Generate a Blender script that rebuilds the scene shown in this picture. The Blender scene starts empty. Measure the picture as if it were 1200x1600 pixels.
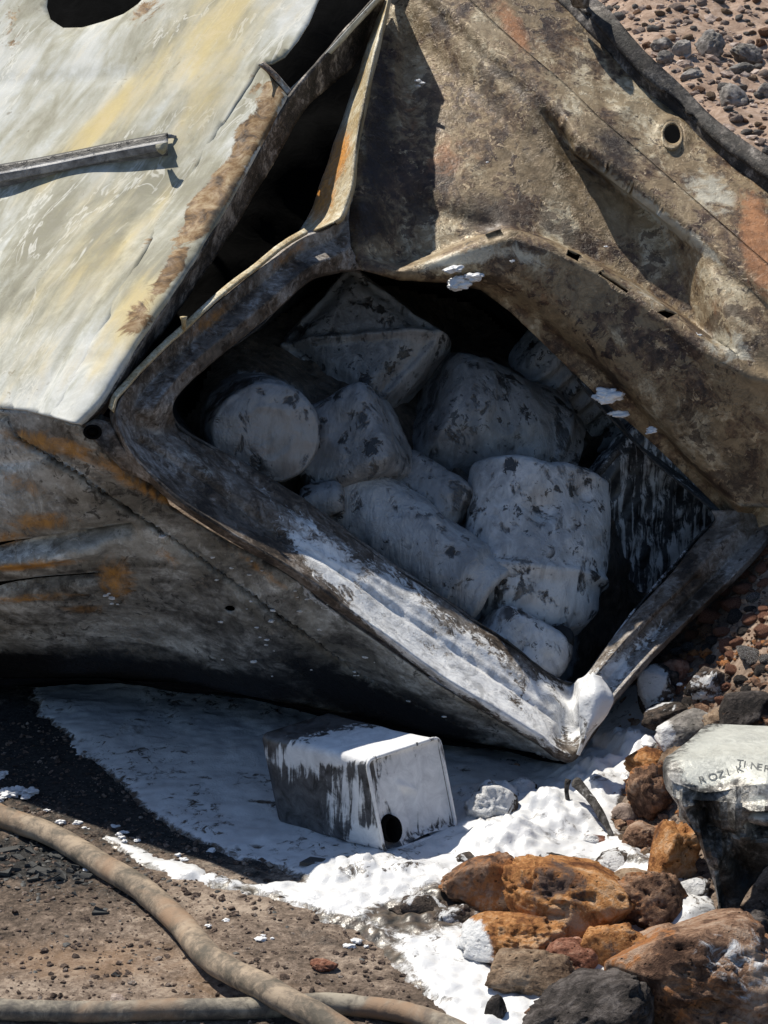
import bpy, math, random
import numpy as np
from mathutils import Vector, Matrix
from mathutils.geometry import delaunay_2d_cdt

random.seed(7)
RNG = np.random.default_rng(7)
scene = bpy.context.scene
COL = scene.collection

# ------------------------------------------------------------------ camera, sky, sun, exposure
CAM_H, PITCH, FPX = 1.7, math.radians(16.0), 3609.0
cam_data = bpy.data.cameras.new("camera")
cam_data.sensor_fit = 'VERTICAL'
cam_data.sensor_height = 24.0
cam_data.lens = 24.0 * FPX / 1600.0
cam_data.clip_start, cam_data.clip_end = 0.05, 500.0
cam = bpy.data.objects.new("camera", cam_data)
COL.objects.link(cam)
cam.location = (0, 0, CAM_H)
cam.rotation_euler = (math.pi / 2 - PITCH, 0, 0)
scene.camera = cam

SUN_AZ, SUN_EL = math.radians(-47.0), math.radians(57.5)
sun_dir = Vector((math.sin(SUN_AZ) * math.cos(SUN_EL), math.cos(SUN_AZ) * math.cos(SUN_EL), math.sin(SUN_EL)))
world = bpy.data.worlds.new("World")
scene.world = world
world.use_nodes = True
wn = world.node_tree
wn.nodes.clear()
sky = wn.nodes.new('ShaderNodeTexSky')
sky.sky_type = 'NISHITA'
sky.sun_disc = False
sky.sun_elevation = SUN_EL
sky.sun_rotation = SUN_AZ
sky.ozone_density = 3.5
sky.dust_density = 0.3
bg = wn.nodes.new('ShaderNodeBackground')
bg.inputs[1].default_value = 0.085
wo = wn.nodes.new('ShaderNodeOutputWorld')
wn.links.new(sky.outputs[0], bg.inputs[0])
wn.links.new(bg.outputs[0], wo.inputs[0])
sun_data = bpy.data.lights.new("sun", 'SUN')
sun_data.energy = 4.6
sun_data.angle = math.radians(0.55)
sun_data.color = (1.0, 0.94, 0.83)
sun = bpy.data.objects.new("sun", sun_data)
COL.objects.link(sun)
sun.rotation_euler = (-sun_dir).to_track_quat('-Z', 'Y').to_euler()
scene.view_settings.view_transform = 'Standard'
scene.view_settings.look = 'None'
scene.view_settings.gamma = 1.0
scene.view_settings.use_curve_mapping = False
scene.view_settings.exposure = 0.4
scene.cycles.max_bounces = 6
scene.cycles.diffuse_bounces = 3
scene.cycles.glossy_bounces = 2

# ------------------------------------------------------------------ geometry helpers
CP, SP = math.cos(PITCH), math.sin(PITCH)
RGT, FWD, UPV = np.array([1., 0, 0]), np.array([0, CP, -SP]), np.array([0, SP, CP])
CAMV = np.array([0, 0, CAM_H])


def P(px, py, Y):
    """World point at distance Y from the viewpoint's wall, seen at photo coordinates (px, py)."""
    px, py, Y = np.asarray(px, float), np.asarray(py, float), np.asarray(Y, float)
    dx, dy = (px - 600) / FPX, (800 - py) / FPX
    d = np.stack([dx + 0 * dy, CP + dy * SP, -SP + dy * CP], -1)
    return CAMV + d * (Y / d[..., 1])[..., None]


def pix(p):
    q = np.asarray(p) - CAMV
    z = q @ FWD
    return 600 + FPX * (q @ RGT) / z, 800 - FPX * (q @ UPV) / z


def sstep(a, b, x):
    t = np.clip((np.asarray(x, float) - a) / (b - a), 0, 1)
    return t * t * (3 - 2 * t)


_perm = np.random.default_rng(3).permutation(4096)


def _hash(i, j, k):
    return _perm[(_perm[(_perm[i & 4095] + j) & 4095] + k) & 4095] / 2047.5 - 1.0


def vnoise(p):
    """Smooth value noise in [-1, 1] at an (n, 3) array of points."""
    p = np.asarray(p, float)
    i = np.floor(p).astype(int)
    f = p - i
    u = f * f * f * (f * (f * 6 - 15) + 10)
    r = 0
    for a in (0, 1):
        for b in (0, 1):
            for c in (0, 1):
                w = (u[:, 0] if a else 1 - u[:, 0]) * (u[:, 1] if b else 1 - u[:, 1]) * (u[:, 2] if c else 1 - u[:, 2])
                r = r + w * _hash(i[:, 0] + a, i[:, 1] + b, i[:, 2] + c)
    return r


def fbm(p, scale, octs=4, gain=0.5, seed=0.0):
    p = np.asarray(p, float) * scale + seed * 17.31 + 100.0
    r, a, tot = 0, 1.0, 0.0
    for _ in range(octs):
        r = r + a * vnoise(p)
        tot += a
        p = p * 2.03 + 11.7
        a *= gain
    return r / tot


def ridged(p, scale, octs=3, seed=0.0):
    p = np.asarray(p, float) * scale + seed * 17.31 + 100.0
    r, a = 0, 1.0
    for _ in range(octs):
        r = r + a * (1 - np.abs(vnoise(p)) * 2)
        p = p * 2.1 + 5.3
        a *= 0.5
    return r


def cells(p, scale, seed=0.0):
    """Distance to the nearest of jittered points, roughly 0..1 (rounded lumps)."""
    p = np.asarray(p, float) * scale + seed * 9.7 + 50.0
    i = np.floor(p).astype(int)
    best = np.full(len(p), 9.0)
    for a in (-1, 0, 1):
        for b in (-1, 0, 1):
            for c in (-1, 0, 1):
                x, y, z = i[:, 0] + a, i[:, 1] + b, i[:, 2] + c
                q = np.stack([x + .5 + .45 * _hash(x, y, z), y + .5 + .45 * _hash(y + 7, z, x), z + .5 + .45 * _hash(z + 3, x, y + 5)], 1)
                best = np.minimum(best, ((p - q) ** 2).sum(1))
    return np.sqrt(best)


def seg_dist(pts, poly, closed=False):
    """Distance of 2-D points from a polyline, and the position along it (0..1)."""
    pts, poly = np.asarray(pts, float), np.asarray(poly, float)
    if closed:
        poly = np.vstack([poly, poly[:1]])
    best, along = np.full(len(pts), 1e9), np.zeros(len(pts))
    n = len(poly) - 1
    for k in range(n):
        a, b = poly[k], poly[k + 1]
        ab = b - a
        t = np.clip(((pts - a) @ ab) / max(ab @ ab, 1e-9), 0, 1)
        d = np.hypot(*(pts - a - t[:, None] * ab).T)
        m = d < best
        best[m], along[m] = d[m], (k + t[m]) / n
    return best, along


def inside(pts, poly):
    pts, poly = np.asarray(pts, float), np.asarray(poly, float)
    r = np.zeros(len(pts), bool)
    for k in range(len(poly)):
        (x0, y0), (x1, y1) = poly[k], poly[k - 1]
        c = (y0 > pts[:, 1]) != (y1 > pts[:, 1])
        with np.errstate(divide='ignore', invalid='ignore'):
            xi = (x1 - x0) * (pts[:, 1] - y0) / (y1 - y0 if y1 != y0 else 1e-9) + x0
        r ^= c & (pts[:, 0] < xi)
    return r


def crom(ctrl, n, closed=False):
    """Catmull-Rom resample of an (m, k) array to n points."""
    c = np.asarray(ctrl, float)
    m = len(c)
    ts = np.linspace(0, m if closed else m - 1, n, endpoint=not closed)
    out = []
    for t in ts:
        i = min(int(t), m - 1 if closed else m - 2)
        f = t - i
        if closed:
            a, b, d, e = c[(i - 1) % m], c[i % m], c[(i + 1) % m], c[(i + 2) % m]
        else:
            b, d = c[i], c[i + 1]
            a = c[i - 1] if i > 0 else 2 * b - d
            e = c[i + 2] if i + 2 < m else 2 * d - b
        out.append(0.5 * ((2 * b) + (d - a) * f + (2 * a - 5 * b + 4 * d - e) * f * f + (3 * b - a - 3 * d + e) * f ** 3))
    return np.array(out)


class TPS:
    """Smooth depth sheet through (px, py, Y) anchors."""

    def __init__(s, ctrl):
        c = np.array(ctrl, float)
        s.x = c[:, :2] / 400.0
        n = len(c)
        K = s.k(np.linalg.norm(s.x[:, None] - s.x[None], axis=2)) + np.eye(n) * 1e-4
        A = np.zeros((n + 3, n + 3))
        A[:n, :n] = K
        A[:n, n] = 1
        A[:n, n + 1:] = s.x
        A[n:, :n] = A[:n, n:].T
        s.w = np.linalg.solve(A, np.r_[1 / c[:, 2], 0, 0, 0])

    @staticmethod
    def k(r):
        return np.where(r > 1e-9, r * r * np.log(np.maximum(r, 1e-9)), 0)

    def __call__(s, px, py):
        q = np.stack([np.ravel(px), np.ravel(py)], 1) / 400.0
        K = s.k(np.linalg.norm(q[:, None] - s.x[None], axis=2))
        n = len(s.x)
        return 1 / (K @ s.w[:n] + s.w[n] + q @ s.w[n + 1:])


def new_mesh(name, verts, faces, mat, smooth=True):
    me = bpy.data.meshes.new(name)
    me.from_pydata([tuple(map(float, v)) for v in verts] if not isinstance(verts, np.ndarray) else verts.tolist(), [], faces if isinstance(faces, list) else faces.tolist())
    me.update()
    if smooth:
        me.polygons.foreach_set('use_smooth', [True] * len(me.polygons))
    if mat is not None:
        me.materials.append(mat)
    at = me.color_attributes.new("stain", 'FLOAT_COLOR', 'POINT')
    at.data.foreach_set('color', np.zeros(len(me.vertices) * 4))
    return me


def add_obj(name, me, parent=None):
    o = bpy.data.objects.new(name, me)
    COL.objects.link(o)
    if parent is not None:
        o.parent = parent
        o.matrix_parent_inverse = Matrix.Translation(-Vector(parent.location))
    return o


def tag(o, label=None, cat=None, group=None, kind=None):
    for k, v in (('label', label), ('category', cat), ('group', group), ('kind', kind)):
        if v:
            o[k] = v
    return o


def empty(name, loc, label, cat, group=None):
    o = bpy.data.objects.new(name, None)
    COL.objects.link(o)
    o.location = loc
    o.empty_display_size = 0.05
    return tag(o, label, cat, group)


def solid(o, t, offset=-1.0):
    m = o.modifiers.new("thickness", 'SOLIDIFY')
    m.thickness = t
    m.offset = offset
    m.use_even_offset = False
    return o


def paint(o, blobs):
    """Stain and painted shade amounts on the mesh: {channel: [(px, py, rx, ry, angle, strength), ...]}; channels r,g,b,a."""
    me = o.data
    n = len(me.vertices)
    co = np.empty(n * 3)
    me.vertices.foreach_get('co', co)
    co = co.reshape(-1, 3)
    x, y = pix(co)
    out = np.zeros((n, 4))
    for ch, lst in blobs.items():
        k = 'rgba'.index(ch)
        for (bx, by, rx, ry, ang, s) in lst:
            a = math.radians(ang)
            dx, dy = x - bx, y - by
            u = (dx * math.cos(a) + dy * math.sin(a)) / rx
            v = (-dx * math.sin(a) + dy * math.cos(a)) / ry
            out[:, k] = np.maximum(out[:, k], s * np.exp(-(u * u + v * v) * 0.9))
    me.color_attributes["stain"].data.foreach_set('color', out.ravel())


def grid_faces(m, n, closed_m=False, closed_n=False):
    f = []
    for i in range(m if closed_m else m - 1):
        for j in range(n if closed_n else n - 1):
            a, b = i * n + j, i * n + (j + 1) % n
            c, d = ((i + 1) % m) * n + (j + 1) % n, ((i + 1) % m) * n + j
            f.append((a, b, c, d))
    return f


def grid_normals(V):
    du, dv = np.gradient(V, axis=0), np.gradient(V, axis=1)
    n = np.cross(du, dv)
    n /= np.linalg.norm(n, axis=2, keepdims=True) + 1e-12
    return n


def loft(name, stations, mat, parent=None, ns=80, nc=16, rough=0.0, rscale=8.0, seed=0, thick=0.0, flip=False, hfun=None, closed=False, tooff=-1.0, folded=False):
    """Sheet through stations of (px, py, Y) columns: smooth along and across."""
    st = [np.array([P(*c) for c in s]) for s in stations]
    def lin(c):
        t_ = np.linspace(0, len(c) - 1, nc)
        k_ = np.minimum(t_.astype(int), len(c) - 2)
        return c[k_] * (1 - (t_ - k_))[:, None] + c[k_ + 1] * (t_ - k_)[:, None]
    cols = np.array([lin(s) if folded else crom(s, nc) for s in st])                       # station, column, xyz
    V = crom(cols.reshape(len(st), -1), ns, closed).reshape(ns, nc, 3)
    N = grid_normals(V)
    toc = CAMV - V
    sg = np.sign((N * toc).sum(2).mean())
    N = N * (sg if sg else 1)
    if rough:
        V = V + N * (rough * fbm(V.reshape(-1, 3), rscale, 4, 0.5, seed).reshape(ns, nc))[..., None]
    if hfun is not None:
        V = V + N * hfun(V)[..., None]
    fc = grid_faces(ns, nc, closed)
    a, b, c = (V.reshape(-1, 3)[k] for k in fc[len(fc) // 2][:3])
    nn = np.cross(b - a, c - a)
    if (nn @ (CAMV - a) < 0) != flip:
        fc = [f[::-1] for f in fc]
    o = add_obj(name, new_mesh(name, V.reshape(-1, 3), fc, mat), parent)
    if thick:
        solid(o, thick, tooff)
    return o


def sheet(name, ctrl, outline, mat, parent=None, step=8.0, holes=(), hfun=None, lines=(), rough=0.0, rscale=6.0, seed=0, thick=0.004, smooth_outline=0, dfun=None):
    """A traced metal skin on a smooth depth sheet, with its own relief (metres towards the viewer) and cut-out holes."""
    tps0 = ctrl if isinstance(ctrl, TPS) else TPS(ctrl)
    tps = tps0 if dfun is None else (lambda x_, y_: tps0(x_, y_) + dfun(np.stack([np.ravel(x_), np.ravel(y_)], 1)))
    loops = [crom(outline, smooth_outline, True) if smooth_outline else np.array(outline, float)] + [np.array(h, float) for h in holes]
    pts, edges = [], []
    for lp in loops:
        s0 = len(pts)
        for k in range(len(lp)):
            a, b = lp[k], lp[(k + 1) % len(lp)]
            n = max(1, int(np.hypot(*(b - a)) / step))
            for q in range(n):
                pts.append(a + (b - a) * q / n)
        m = len(pts) - s0
        edges += [(s0 + k, s0 + (k + 1) % m) for k in range(m)]
    bnd = np.array(pts)
    lo, hi = loops[0].min(0), loops[0].max(0)
    gx, gy = np.meshgrid(np.arange(lo[0], hi[0], step), np.arange(lo[1], hi[1], step * 0.9))
    gx = gx + (np.arange(gx.shape[0]) % 2)[:, None] * step * .5
    g = np.stack([gx.ravel(), gy.ravel()], 1)
    extra = []
    for (pl, w) in lines:
        pl = np.array(pl, float)
        L = np.hypot(*np.diff(pl, axis=0).T).sum()
        r = crom(pl, max(4, int(L / (step * .6))))
        t = np.gradient(r, axis=0)
        t /= np.linalg.norm(t, axis=1, keepdims=True) + 1e-9
        nrm = np.stack([-t[:, 1], t[:, 0]], 1)
        for s in (-1.6, -.8, 0, .8, 1.6):
            extra.append(r + nrm * w * s)
    if extra:
        ex = np.vstack(extra)
        d = np.full(len(g), 1e9)
        for k in range(0, len(ex), 400):
            d = np.minimum(d, np.linalg.norm(g[:, None] - ex[None, k:k + 400], axis=2).min(1))
        g = np.vstack([g[d > step * .45], ex])

    def ok(q):
        r = inside(q, loops[0])
        for h in loops[1:]:
            r &= ~inside(q, h)
        return r
    g = g[ok(g)]
    dd = np.full(len(g), 1e9)
    for lp in loops:
        dd = np.minimum(dd, seg_dist(g, lp, True)[0])
    g = g[dd > step * .35]
    allp = np.vstack([bnd, g])
    vs, _, fs, *_ = delaunay_2d_cdt([Vector(p) for p in allp], edges, [], 0, 1e-3)
    q = np.array([tuple(v) for v in vs])
    fs = np.array([f for f in fs if len(f) == 3])
    fs = fs[ok(q[fs].mean(1))]
    V = P(q[:, 0], q[:, 1], tps(q[:, 0], q[:, 1]))
    e = 2.0
    vx = P(q[:, 0] + e, q[:, 1], tps(q[:, 0] + e, q[:, 1])) - V
    vy = P(q[:, 0], q[:, 1] + e, tps(q[:, 0], q[:, 1] + e)) - V
    N = np.cross(vx, vy)
    N /= np.linalg.norm(N, axis=1, keepdims=True)
    N *= np.sign(((CAMV - V) * N).sum(1))[:, None]
    h = np.zeros(len(q))
    if rough:
        h = h + rough * fbm(V, rscale, 4, 0.5, seed)
    if hfun is not None:
        h = h + hfun(q)
    V = V + N * h[:, None]
    f0 = fs[len(fs) // 2]
    cr = np.cross(V[fs[:, 1]] - V[fs[:, 0]], V[fs[:, 2]] - V[fs[:, 0]])
    flip = (cr * (CAMV - V[fs[:, 0]])).sum(1) < 0
    fs[flip] = fs[flip][:, ::-1]
    o = add_obj(name, new_mesh(name, V, fs, mat), parent)
    if thick:
        solid(o, thick)
    return o


def tube(name, path, radii, mat, parent=None, seg=14, flat=1.0, rough=0.0, seed=0, caps=True):
    path = np.asarray(path, float)
    n = len(path)
    radii = np.broadcast_to(np.asarray(radii, float), (n,))
    t = np.gradient(path, axis=0)
    t /= np.linalg.norm(t, axis=1, keepdims=True)
    up = np.array([0, 0, 1.0])
    s = np.cross(t, up)
    bad = np.linalg.norm(s, axis=1) < 1e-3
    s[bad] = (1, 0, 0)
    s /= np.linalg.norm(s, axis=1, keepdims=True)
    w = np.cross(s, t)
    a = np.linspace(0, 2 * math.pi, seg, endpoint=False)
    V = path[:, None] + radii[:, None, None] * (np.cos(a)[None, :, None] * s[:, None] / flat ** .5 + np.sin(a)[None, :, None] * w[:, None] * flat)
    if rough:
        V = V + (V - path[:, None]) * (rough * fbm(V.reshape(-1, 3), 30, 3, .5, seed).reshape(n, seg))[..., None]
    f = grid_faces(n, seg, False, True)
    if caps:
        f += [tuple(range(seg))[::-1], tuple(range((n - 1) * seg, n * seg))]
    return add_obj(name, new_mesh(name, V.reshape(-1, 3), f, mat), parent)


def cube_sphere(n):
    u = np.tan(np.linspace(-1, 1, n + 1) * math.pi / 4)
    idx, verts, faces = {}, [], []

    def vid(p):
        k = tuple(np.round(p, 5))
        if k not in idx:
            idx[k] = len(verts)
            verts.append(p)
        return idx[k]
    for ax in range(3):
        for sg in (-1, 1):
            for i in range(n):
                for j in range(n):
                    q = []
                    for (a, b) in ((i, j), (i + 1, j), (i + 1, j + 1), (i, j + 1)):
                        p = [0, 0, 0]
                        p[ax] = sg
                        p[(ax + 1) % 3] = u[a]
                        p[(ax + 2) % 3] = u[b]
                        q.append(vid(tuple(p)))
                    faces.append(tuple(q) if sg > 0 else tuple(q[::-1]))
    return np.array(verts), faces


CS12, CS20, CS34, CS6, CS50 = cube_sphere(12), cube_sphere(20), cube_sphere(34), cube_sphere(6), cube_sphere(50)


# ------------------------------------------------------------------ materials
class NT:
    def __init__(s, name):
        s.m = bpy.data.materials.new(name)
        s.m.use_nodes = True
        s.t = s.m.node_tree
        s.t.nodes.clear()
        s.out = s.t.nodes.new('ShaderNodeOutputMaterial')
        s.b = s.t.nodes.new('ShaderNodeBsdfPrincipled')
        s.t.links.new(s.b.outputs[0], s.out.inputs[0])
        s.co = s.t.nodes.new('ShaderNodeTexCoord').outputs['Object']

    def link(s, a, b):
        if isinstance(a, (int, float)):
            b.default_value = a
        elif isinstance(a, tuple):
            b.default_value = (*a, 1) if len(a) == 3 else a
        else:
            s.t.links.new(a, b)

    def mapping(s, scale=(1, 1, 1), rot=(0, 0, 0), loc=(0, 0, 0)):
        n = s.t.nodes.new('ShaderNodeMapping')
        s.t.links.new(s.co, n.inputs[0])
        n.inputs['Location'].default_value = loc
        n.inputs['Rotation'].default_value = rot
        n.inputs['Scale'].default_value = scale
        return n.outputs[0]

    def dirco(s, d, along, across):
        """Coordinates stretched along direction d (features long where 'along' is small)."""
        r = s.t.nodes.new('ShaderNodeMapping')
        s.t.links.new(s.co, r.inputs[0])
        r.inputs['Rotation'].default_value = Vector(d).normalized().rotation_difference(Vector((0, 0, 1))).to_euler()
        m = s.t.nodes.new('ShaderNodeMapping')
        s.t.links.new(r.outputs[0], m.inputs[0])
        m.inputs['Scale'].default_value = (across, across, along)
        return m.outputs[0]

    def noise(s, scale, detail=6, rough=.6, dist=0.0, co=None):
        n = s.t.nodes.new('ShaderNodeTexNoise')
        s.t.links.new(co or s.co, n.inputs['Vector'])
        n.inputs['Scale'].default_value = scale
        n.inputs['Detail'].default_value = detail
        n.inputs['Roughness'].default_value = rough
        n.inputs['Distortion'].default_value = dist
        return n.outputs['Fac']

    def vor(s, scale, feat='F1', co=None, out='Distance', rnd=1.0):
        n = s.t.nodes.new('ShaderNodeTexVoronoi')
        n.feature = feat
        s.t.links.new(co or s.co, n.inputs['Vector'])
        n.inputs['Scale'].default_value = scale
        n.inputs['Randomness'].default_value = rnd
        return n.outputs[out]

    def math(s, op, a, b=0.0, c=None, clamp=False):
        n = s.t.nodes.new('ShaderNodeMath')
        n.operation = op
        n.use_clamp = clamp
        s.link(a, n.inputs[0])
        s.link(b, n.inputs[1])
        if c is not None:
            s.link(c, n.inputs[2])
        return n.outputs[0]

    def rng(s, v, a, b, lo=0.0, hi=1.0):
        n = s.t.nodes.new('ShaderNodeMapRange')
        n.interpolation_type = 'SMOOTHSTEP'
        s.link(v, n.inputs[0])
        for k, x in zip((1, 2, 3, 4), (a, b, lo, hi)):
            n.inputs[k].default_value = x
        return n.outputs[0]

    def ramp(s, v, stops):
        n = s.t.nodes.new('ShaderNodeValToRGB')
        s.link(v, n.inputs[0])
        e = n.color_ramp.elements
        e[0].position, e[0].color = stops[0][0], (*stops[0][1], 1)
        e[1].position, e[1].color = stops[-1][0], (*stops[-1][1], 1)
        for p, c in stops[1:-1]:
            q = e.new(p)
            q.color = (*c, 1)
        return n.outputs[0]

    def mix(s, f, a, b, mode='MIX'):
        n = s.t.nodes.new('ShaderNodeMix')
        n.data_type = 'RGBA'
        n.blend_type = mode
        s.link(f, n.inputs[0])
        s.link(a, n.inputs[6])
        s.link(b, n.inputs[7])
        return n.outputs[2]

    def stain(s):
        n = s.t.nodes.new('ShaderNodeAttribute')
        n.attribute_name = 'stain'
        q = s.t.nodes.new('ShaderNodeSeparateColor')
        s.t.links.new(n.outputs['Color'], q.inputs[0])
        return q.outputs[0], q.outputs[1], q.outputs[2], n.outputs['Alpha']

    def bump(s, h, strength=.5, dist=.01, prev=None):
        n = s.t.nodes.new('ShaderNodeBump')
        n.inputs['Strength'].default_value = strength
        n.inputs['Distance'].default_value = dist
        s.link(h, n.inputs['Height'])
        if prev is not None:
            s.t.links.new(prev, n.inputs['Normal'])
        return n.outputs[0]

    def done(s, col, rough=.7, metal=0.0, normal=None, spec=.5):
        s.link(col, s.b.inputs['Base Color'])
        s.link(rough, s.b.inputs['Roughness'])
        s.link(metal, s.b.inputs['Metallic'])
        s.b.inputs['Specular IOR Level'].default_value = spec
        if normal is not None:
            s.t.links.new(normal, s.b.inputs['Normal'])
        return s.m


def edge_break(t, attr, nz, k=.9, w=.12):
    """Attribute with a noise-broken edge."""
    v = t.math('ADD', attr, t.math('MULTIPLY', t.math('SUBTRACT', nz, .5), k))
    return t.rng(v, .5 - w, .5 + w)


def burnt(name, base, fleck=(.33, .27, .2), fleck_at=.63, scale=5.0, g=(.32, .13, .035), b=(.012, .011, .011), a=(.5, .5, .46), rough=.62, metal=.25,
          streak=None, fine=.5, speck=0.0, peel=0.0, lines=.4, peel_col=None):
    """Fire-scaled sheet steel: big heat tints, crusty flakes, streaks; stains r=foam g=rust b=soot and painted shade a=ash."""
    t = NT(name)
    n1 = t.noise(scale, 5, .62, .8)
    n2 = t.noise(scale * 5.3, 5, .68, 1.4)
    n3 = t.noise(scale * 17, 4, .7, .6)
    v = t.math('ADD', t.math('MULTIPLY', n1, .62), t.math('MULTIPLY', n2, .38))
    if streak:
        sn = t.noise(streak[1], 5, .66, .5, t.dirco(*streak[0]))
        v = t.math('ADD', t.math('MULTIPLY', v, .5), t.math('MULTIPLY', sn, .5))
    col = t.ramp(t.rng(v, .39, .61), base)
    col = t.mix(.55, col, t.ramp(n3, [(.36, (.12, .12, .12)), (.64, (.95, .95, .95))]), 'SOFT_LIGHT')
    # crusty flakes: thin curling outlines of peeled paint
    fl = t.math('ABSOLUTE', t.math('SUBTRACT', t.noise(scale * 7, 4, .7, 2.2), .5))
    line = t.math('MULTIPLY', t.rng(fl, .034, .008), t.rng(t.noise(scale * 1.7, 4, .6, .5), fleck_at - .14, fleck_at - .02))
    chip = t.math('MULTIPLY', t.rng(t.noise(scale * 11, 4, .7, 1.0), .57, .64), t.rng(t.noise(scale * 2.2, 4, .6), fleck_at - .15, fleck_at))
    col = t.mix(t.math('MULTIPLY', t.math('MAXIMUM', t.math('MULTIPLY', line, lines), chip), fine), col, fleck)
    pm = None
    if peel:
        pn = t.math('ADD', t.math('MULTIPLY', t.noise(scale * 1.3, 4, .6, .9), .55), t.math('MULTIPLY', t.noise(scale * 6.5, 5, .72, .7), .45))
        pm = t.rng(pn, .505, .522)
        col = t.mix(t.math('MULTIPLY', pm, peel), col, t.ramp(n2, [(.36, tuple(x * .6 for x in peel_col)), (.62, peel_col)]))
        pm2 = t.rng(pn, .452, .438)
        col = t.mix(t.math('MULTIPLY', pm2, peel), col, t.ramp(n2, [(.36, tuple(x * .55 for x in base[0][1])), (.62, base[1][1])]))
    pit = t.math('MULTIPLY', t.rng(t.noise(scale * 13, 4, .72, .8), .44, .37), t.rng(t.noise(scale * 1.9, 4, .6, .6), .5, .42))
    col = t.mix(t.math('MULTIPLY', pit, .8), col, tuple(x * .5 for x in base[0][1]))
    R, G, B, A = t.stain()
    eb = t.noise(scale * 6, 5, .74, 1.0)
    col = t.mix(edge_break(t, A, eb), col, t.ramp(n2, [(.3, tuple(x * .75 for x in a)), (.7, a)]))
    gm = edge_break(t, G, eb, .9, .2)
    col = t.mix(gm, col, t.ramp(n2, [(.3, tuple(x * .55 for x in g)), (.7, tuple(min(1, x * 1.25) for x in g))]))
    col = t.mix(edge_break(t, B, eb, .8, .25), col, b)
    if speck:
        sp = t.math('MULTIPLY', t.rng(t.vor(38), .16, .11), t.rng(t.noise(3.1, 2), .5, .62))
        col = t.mix(t.math('MULTIPLY', sp, speck), col, (.6, .6, .58))
    fo = edge_break(t, R, t.math('ADD', t.math('MULTIPLY', t.noise(60, 4, .75, 1.2), .55), t.math('MULTIPLY', t.noise(15, 4, .65, 1.4), .45)), 1.9, .08)
    fcol = t.ramp(t.noise(26, 5, .65, 1.0), [(.36, (.42, .42, .42)), (.5, (.68, .68, .68)), (.62, (.82, .82, .81))])
    col = t.mix(fo, col, fcol)
    h = t.math('ADD', t.math('MULTIPLY', n2, .5), t.math('MULTIPLY', n3, .4))
    h = t.math('ADD', h, t.math('MULTIPLY', t.math('MAXIMUM', line, chip), .35))
    h = t.math('ADD', h, t.math('MULTIPLY', fo, .8))
    if pm is not None:
        h = t.math('ADD', h, t.math('MULTIPLY', pm, -.35))
    nrm = t.bump(h, .55, .006)
    rg = t.math('ADD', rough, t.math('MULTIPLY', t.math('SUBTRACT', n2, .5), .5), clamp=True)
    mt = t.math('MULTIPLY', metal, t.math('SUBTRACT', 1.0, t.math('MAXIMUM', t.math('MAXIMUM', fo, gm), A)), clamp=True)
    return t.done(col, rg, mt, nrm, .4)


def pale_paint():
    t = NT("ash_paint")
    D = (-.45, -.78, -.44)
    n1 = t.noise(2.2, 5, .6, .5)
    st = t.noise(4.0, 6, .66, .35, t.dirco(D, .8, 4.2))
    n3 = t.noise(34, 5, .72, .6)
    v = t.math('ADD', t.math('MULTIPLY', n1, .5), t.math('MULTIPLY', st, .5))
    col = t.ramp(t.rng(v, .40, .60), [(0, (.225, .212, .155)), (.3, (.31, .30, .235)), (.55, (.37, .366, .31)), (.78, (.42, .425, .385)), (1, (.50, .505, .475))])
    col = t.mix(.5, col, t.ramp(n3, [(.34, (.2, .2, .2)), (.66, (.9, .9, .9))]), 'SOFT_LIGHT')
    R, G, B, A = t.stain()
    # dried runs: fine pale lines down the slope
    wl = t.math('ABSOLUTE', t.math('SUBTRACT', t.noise(9, 4, .6, .6, t.dirco(D, .35, 2.2)), .5))
    runs = t.math('MULTIPLY', t.rng(wl, .022, .005), t.rng(t.noise(2.6, 3), .46, .56))
    col = t.mix(t.math('MULTIPLY', runs, .65), col, (.6, .59, .53))
    # scratches and chips
    ch = t.math('MULTIPLY', t.rng(t.noise(60, 4, .75, .8), .62, .66), t.rng(t.noise(5, 3), .47, .6))
    col = t.mix(t.math('MULTIPLY', ch, .6), col, (.16, .13, .09))
    gn = t.math('ADD', t.math('MULTIPLY', st, .6), t.math('MULTIPLY', t.noise(7, 5, .65, .4, t.dirco(D, .5, 3.2)), .4))
    gy = edge_break(t, G, gn, 2.4, .45)
    col = t.mix(t.math('MULTIPLY', gy, .85), col, t.ramp(n3, [(.3, (.40, .30, .11)), (.7, (.56, .45, .20))]))
    col = t.mix(edge_break(t, R, t.noise(11, 6, .74, .6), 1.5, .07), col, t.ramp(t.noise(22, 5, .72, 1), [(.36, (.05, .032, .02)), (.5, (.2, .12, .055)), (.64, (.36, .27, .16))]))
    col = t.mix(edge_break(t, B, t.noise(14, 6, .7, 1.0), .9, .25), col, (.03, .027, .024))
    h = t.math('ADD', t.math('MULTIPLY', n3, .5), t.math('ADD', t.math('MULTIPLY', runs, .4), t.math('MULTIPLY', st, .5)))
    return t.done(col, t.rng(n3, .35, .65, .6, .85), .0, t.bump(h, .13, .004), .2)


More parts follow.
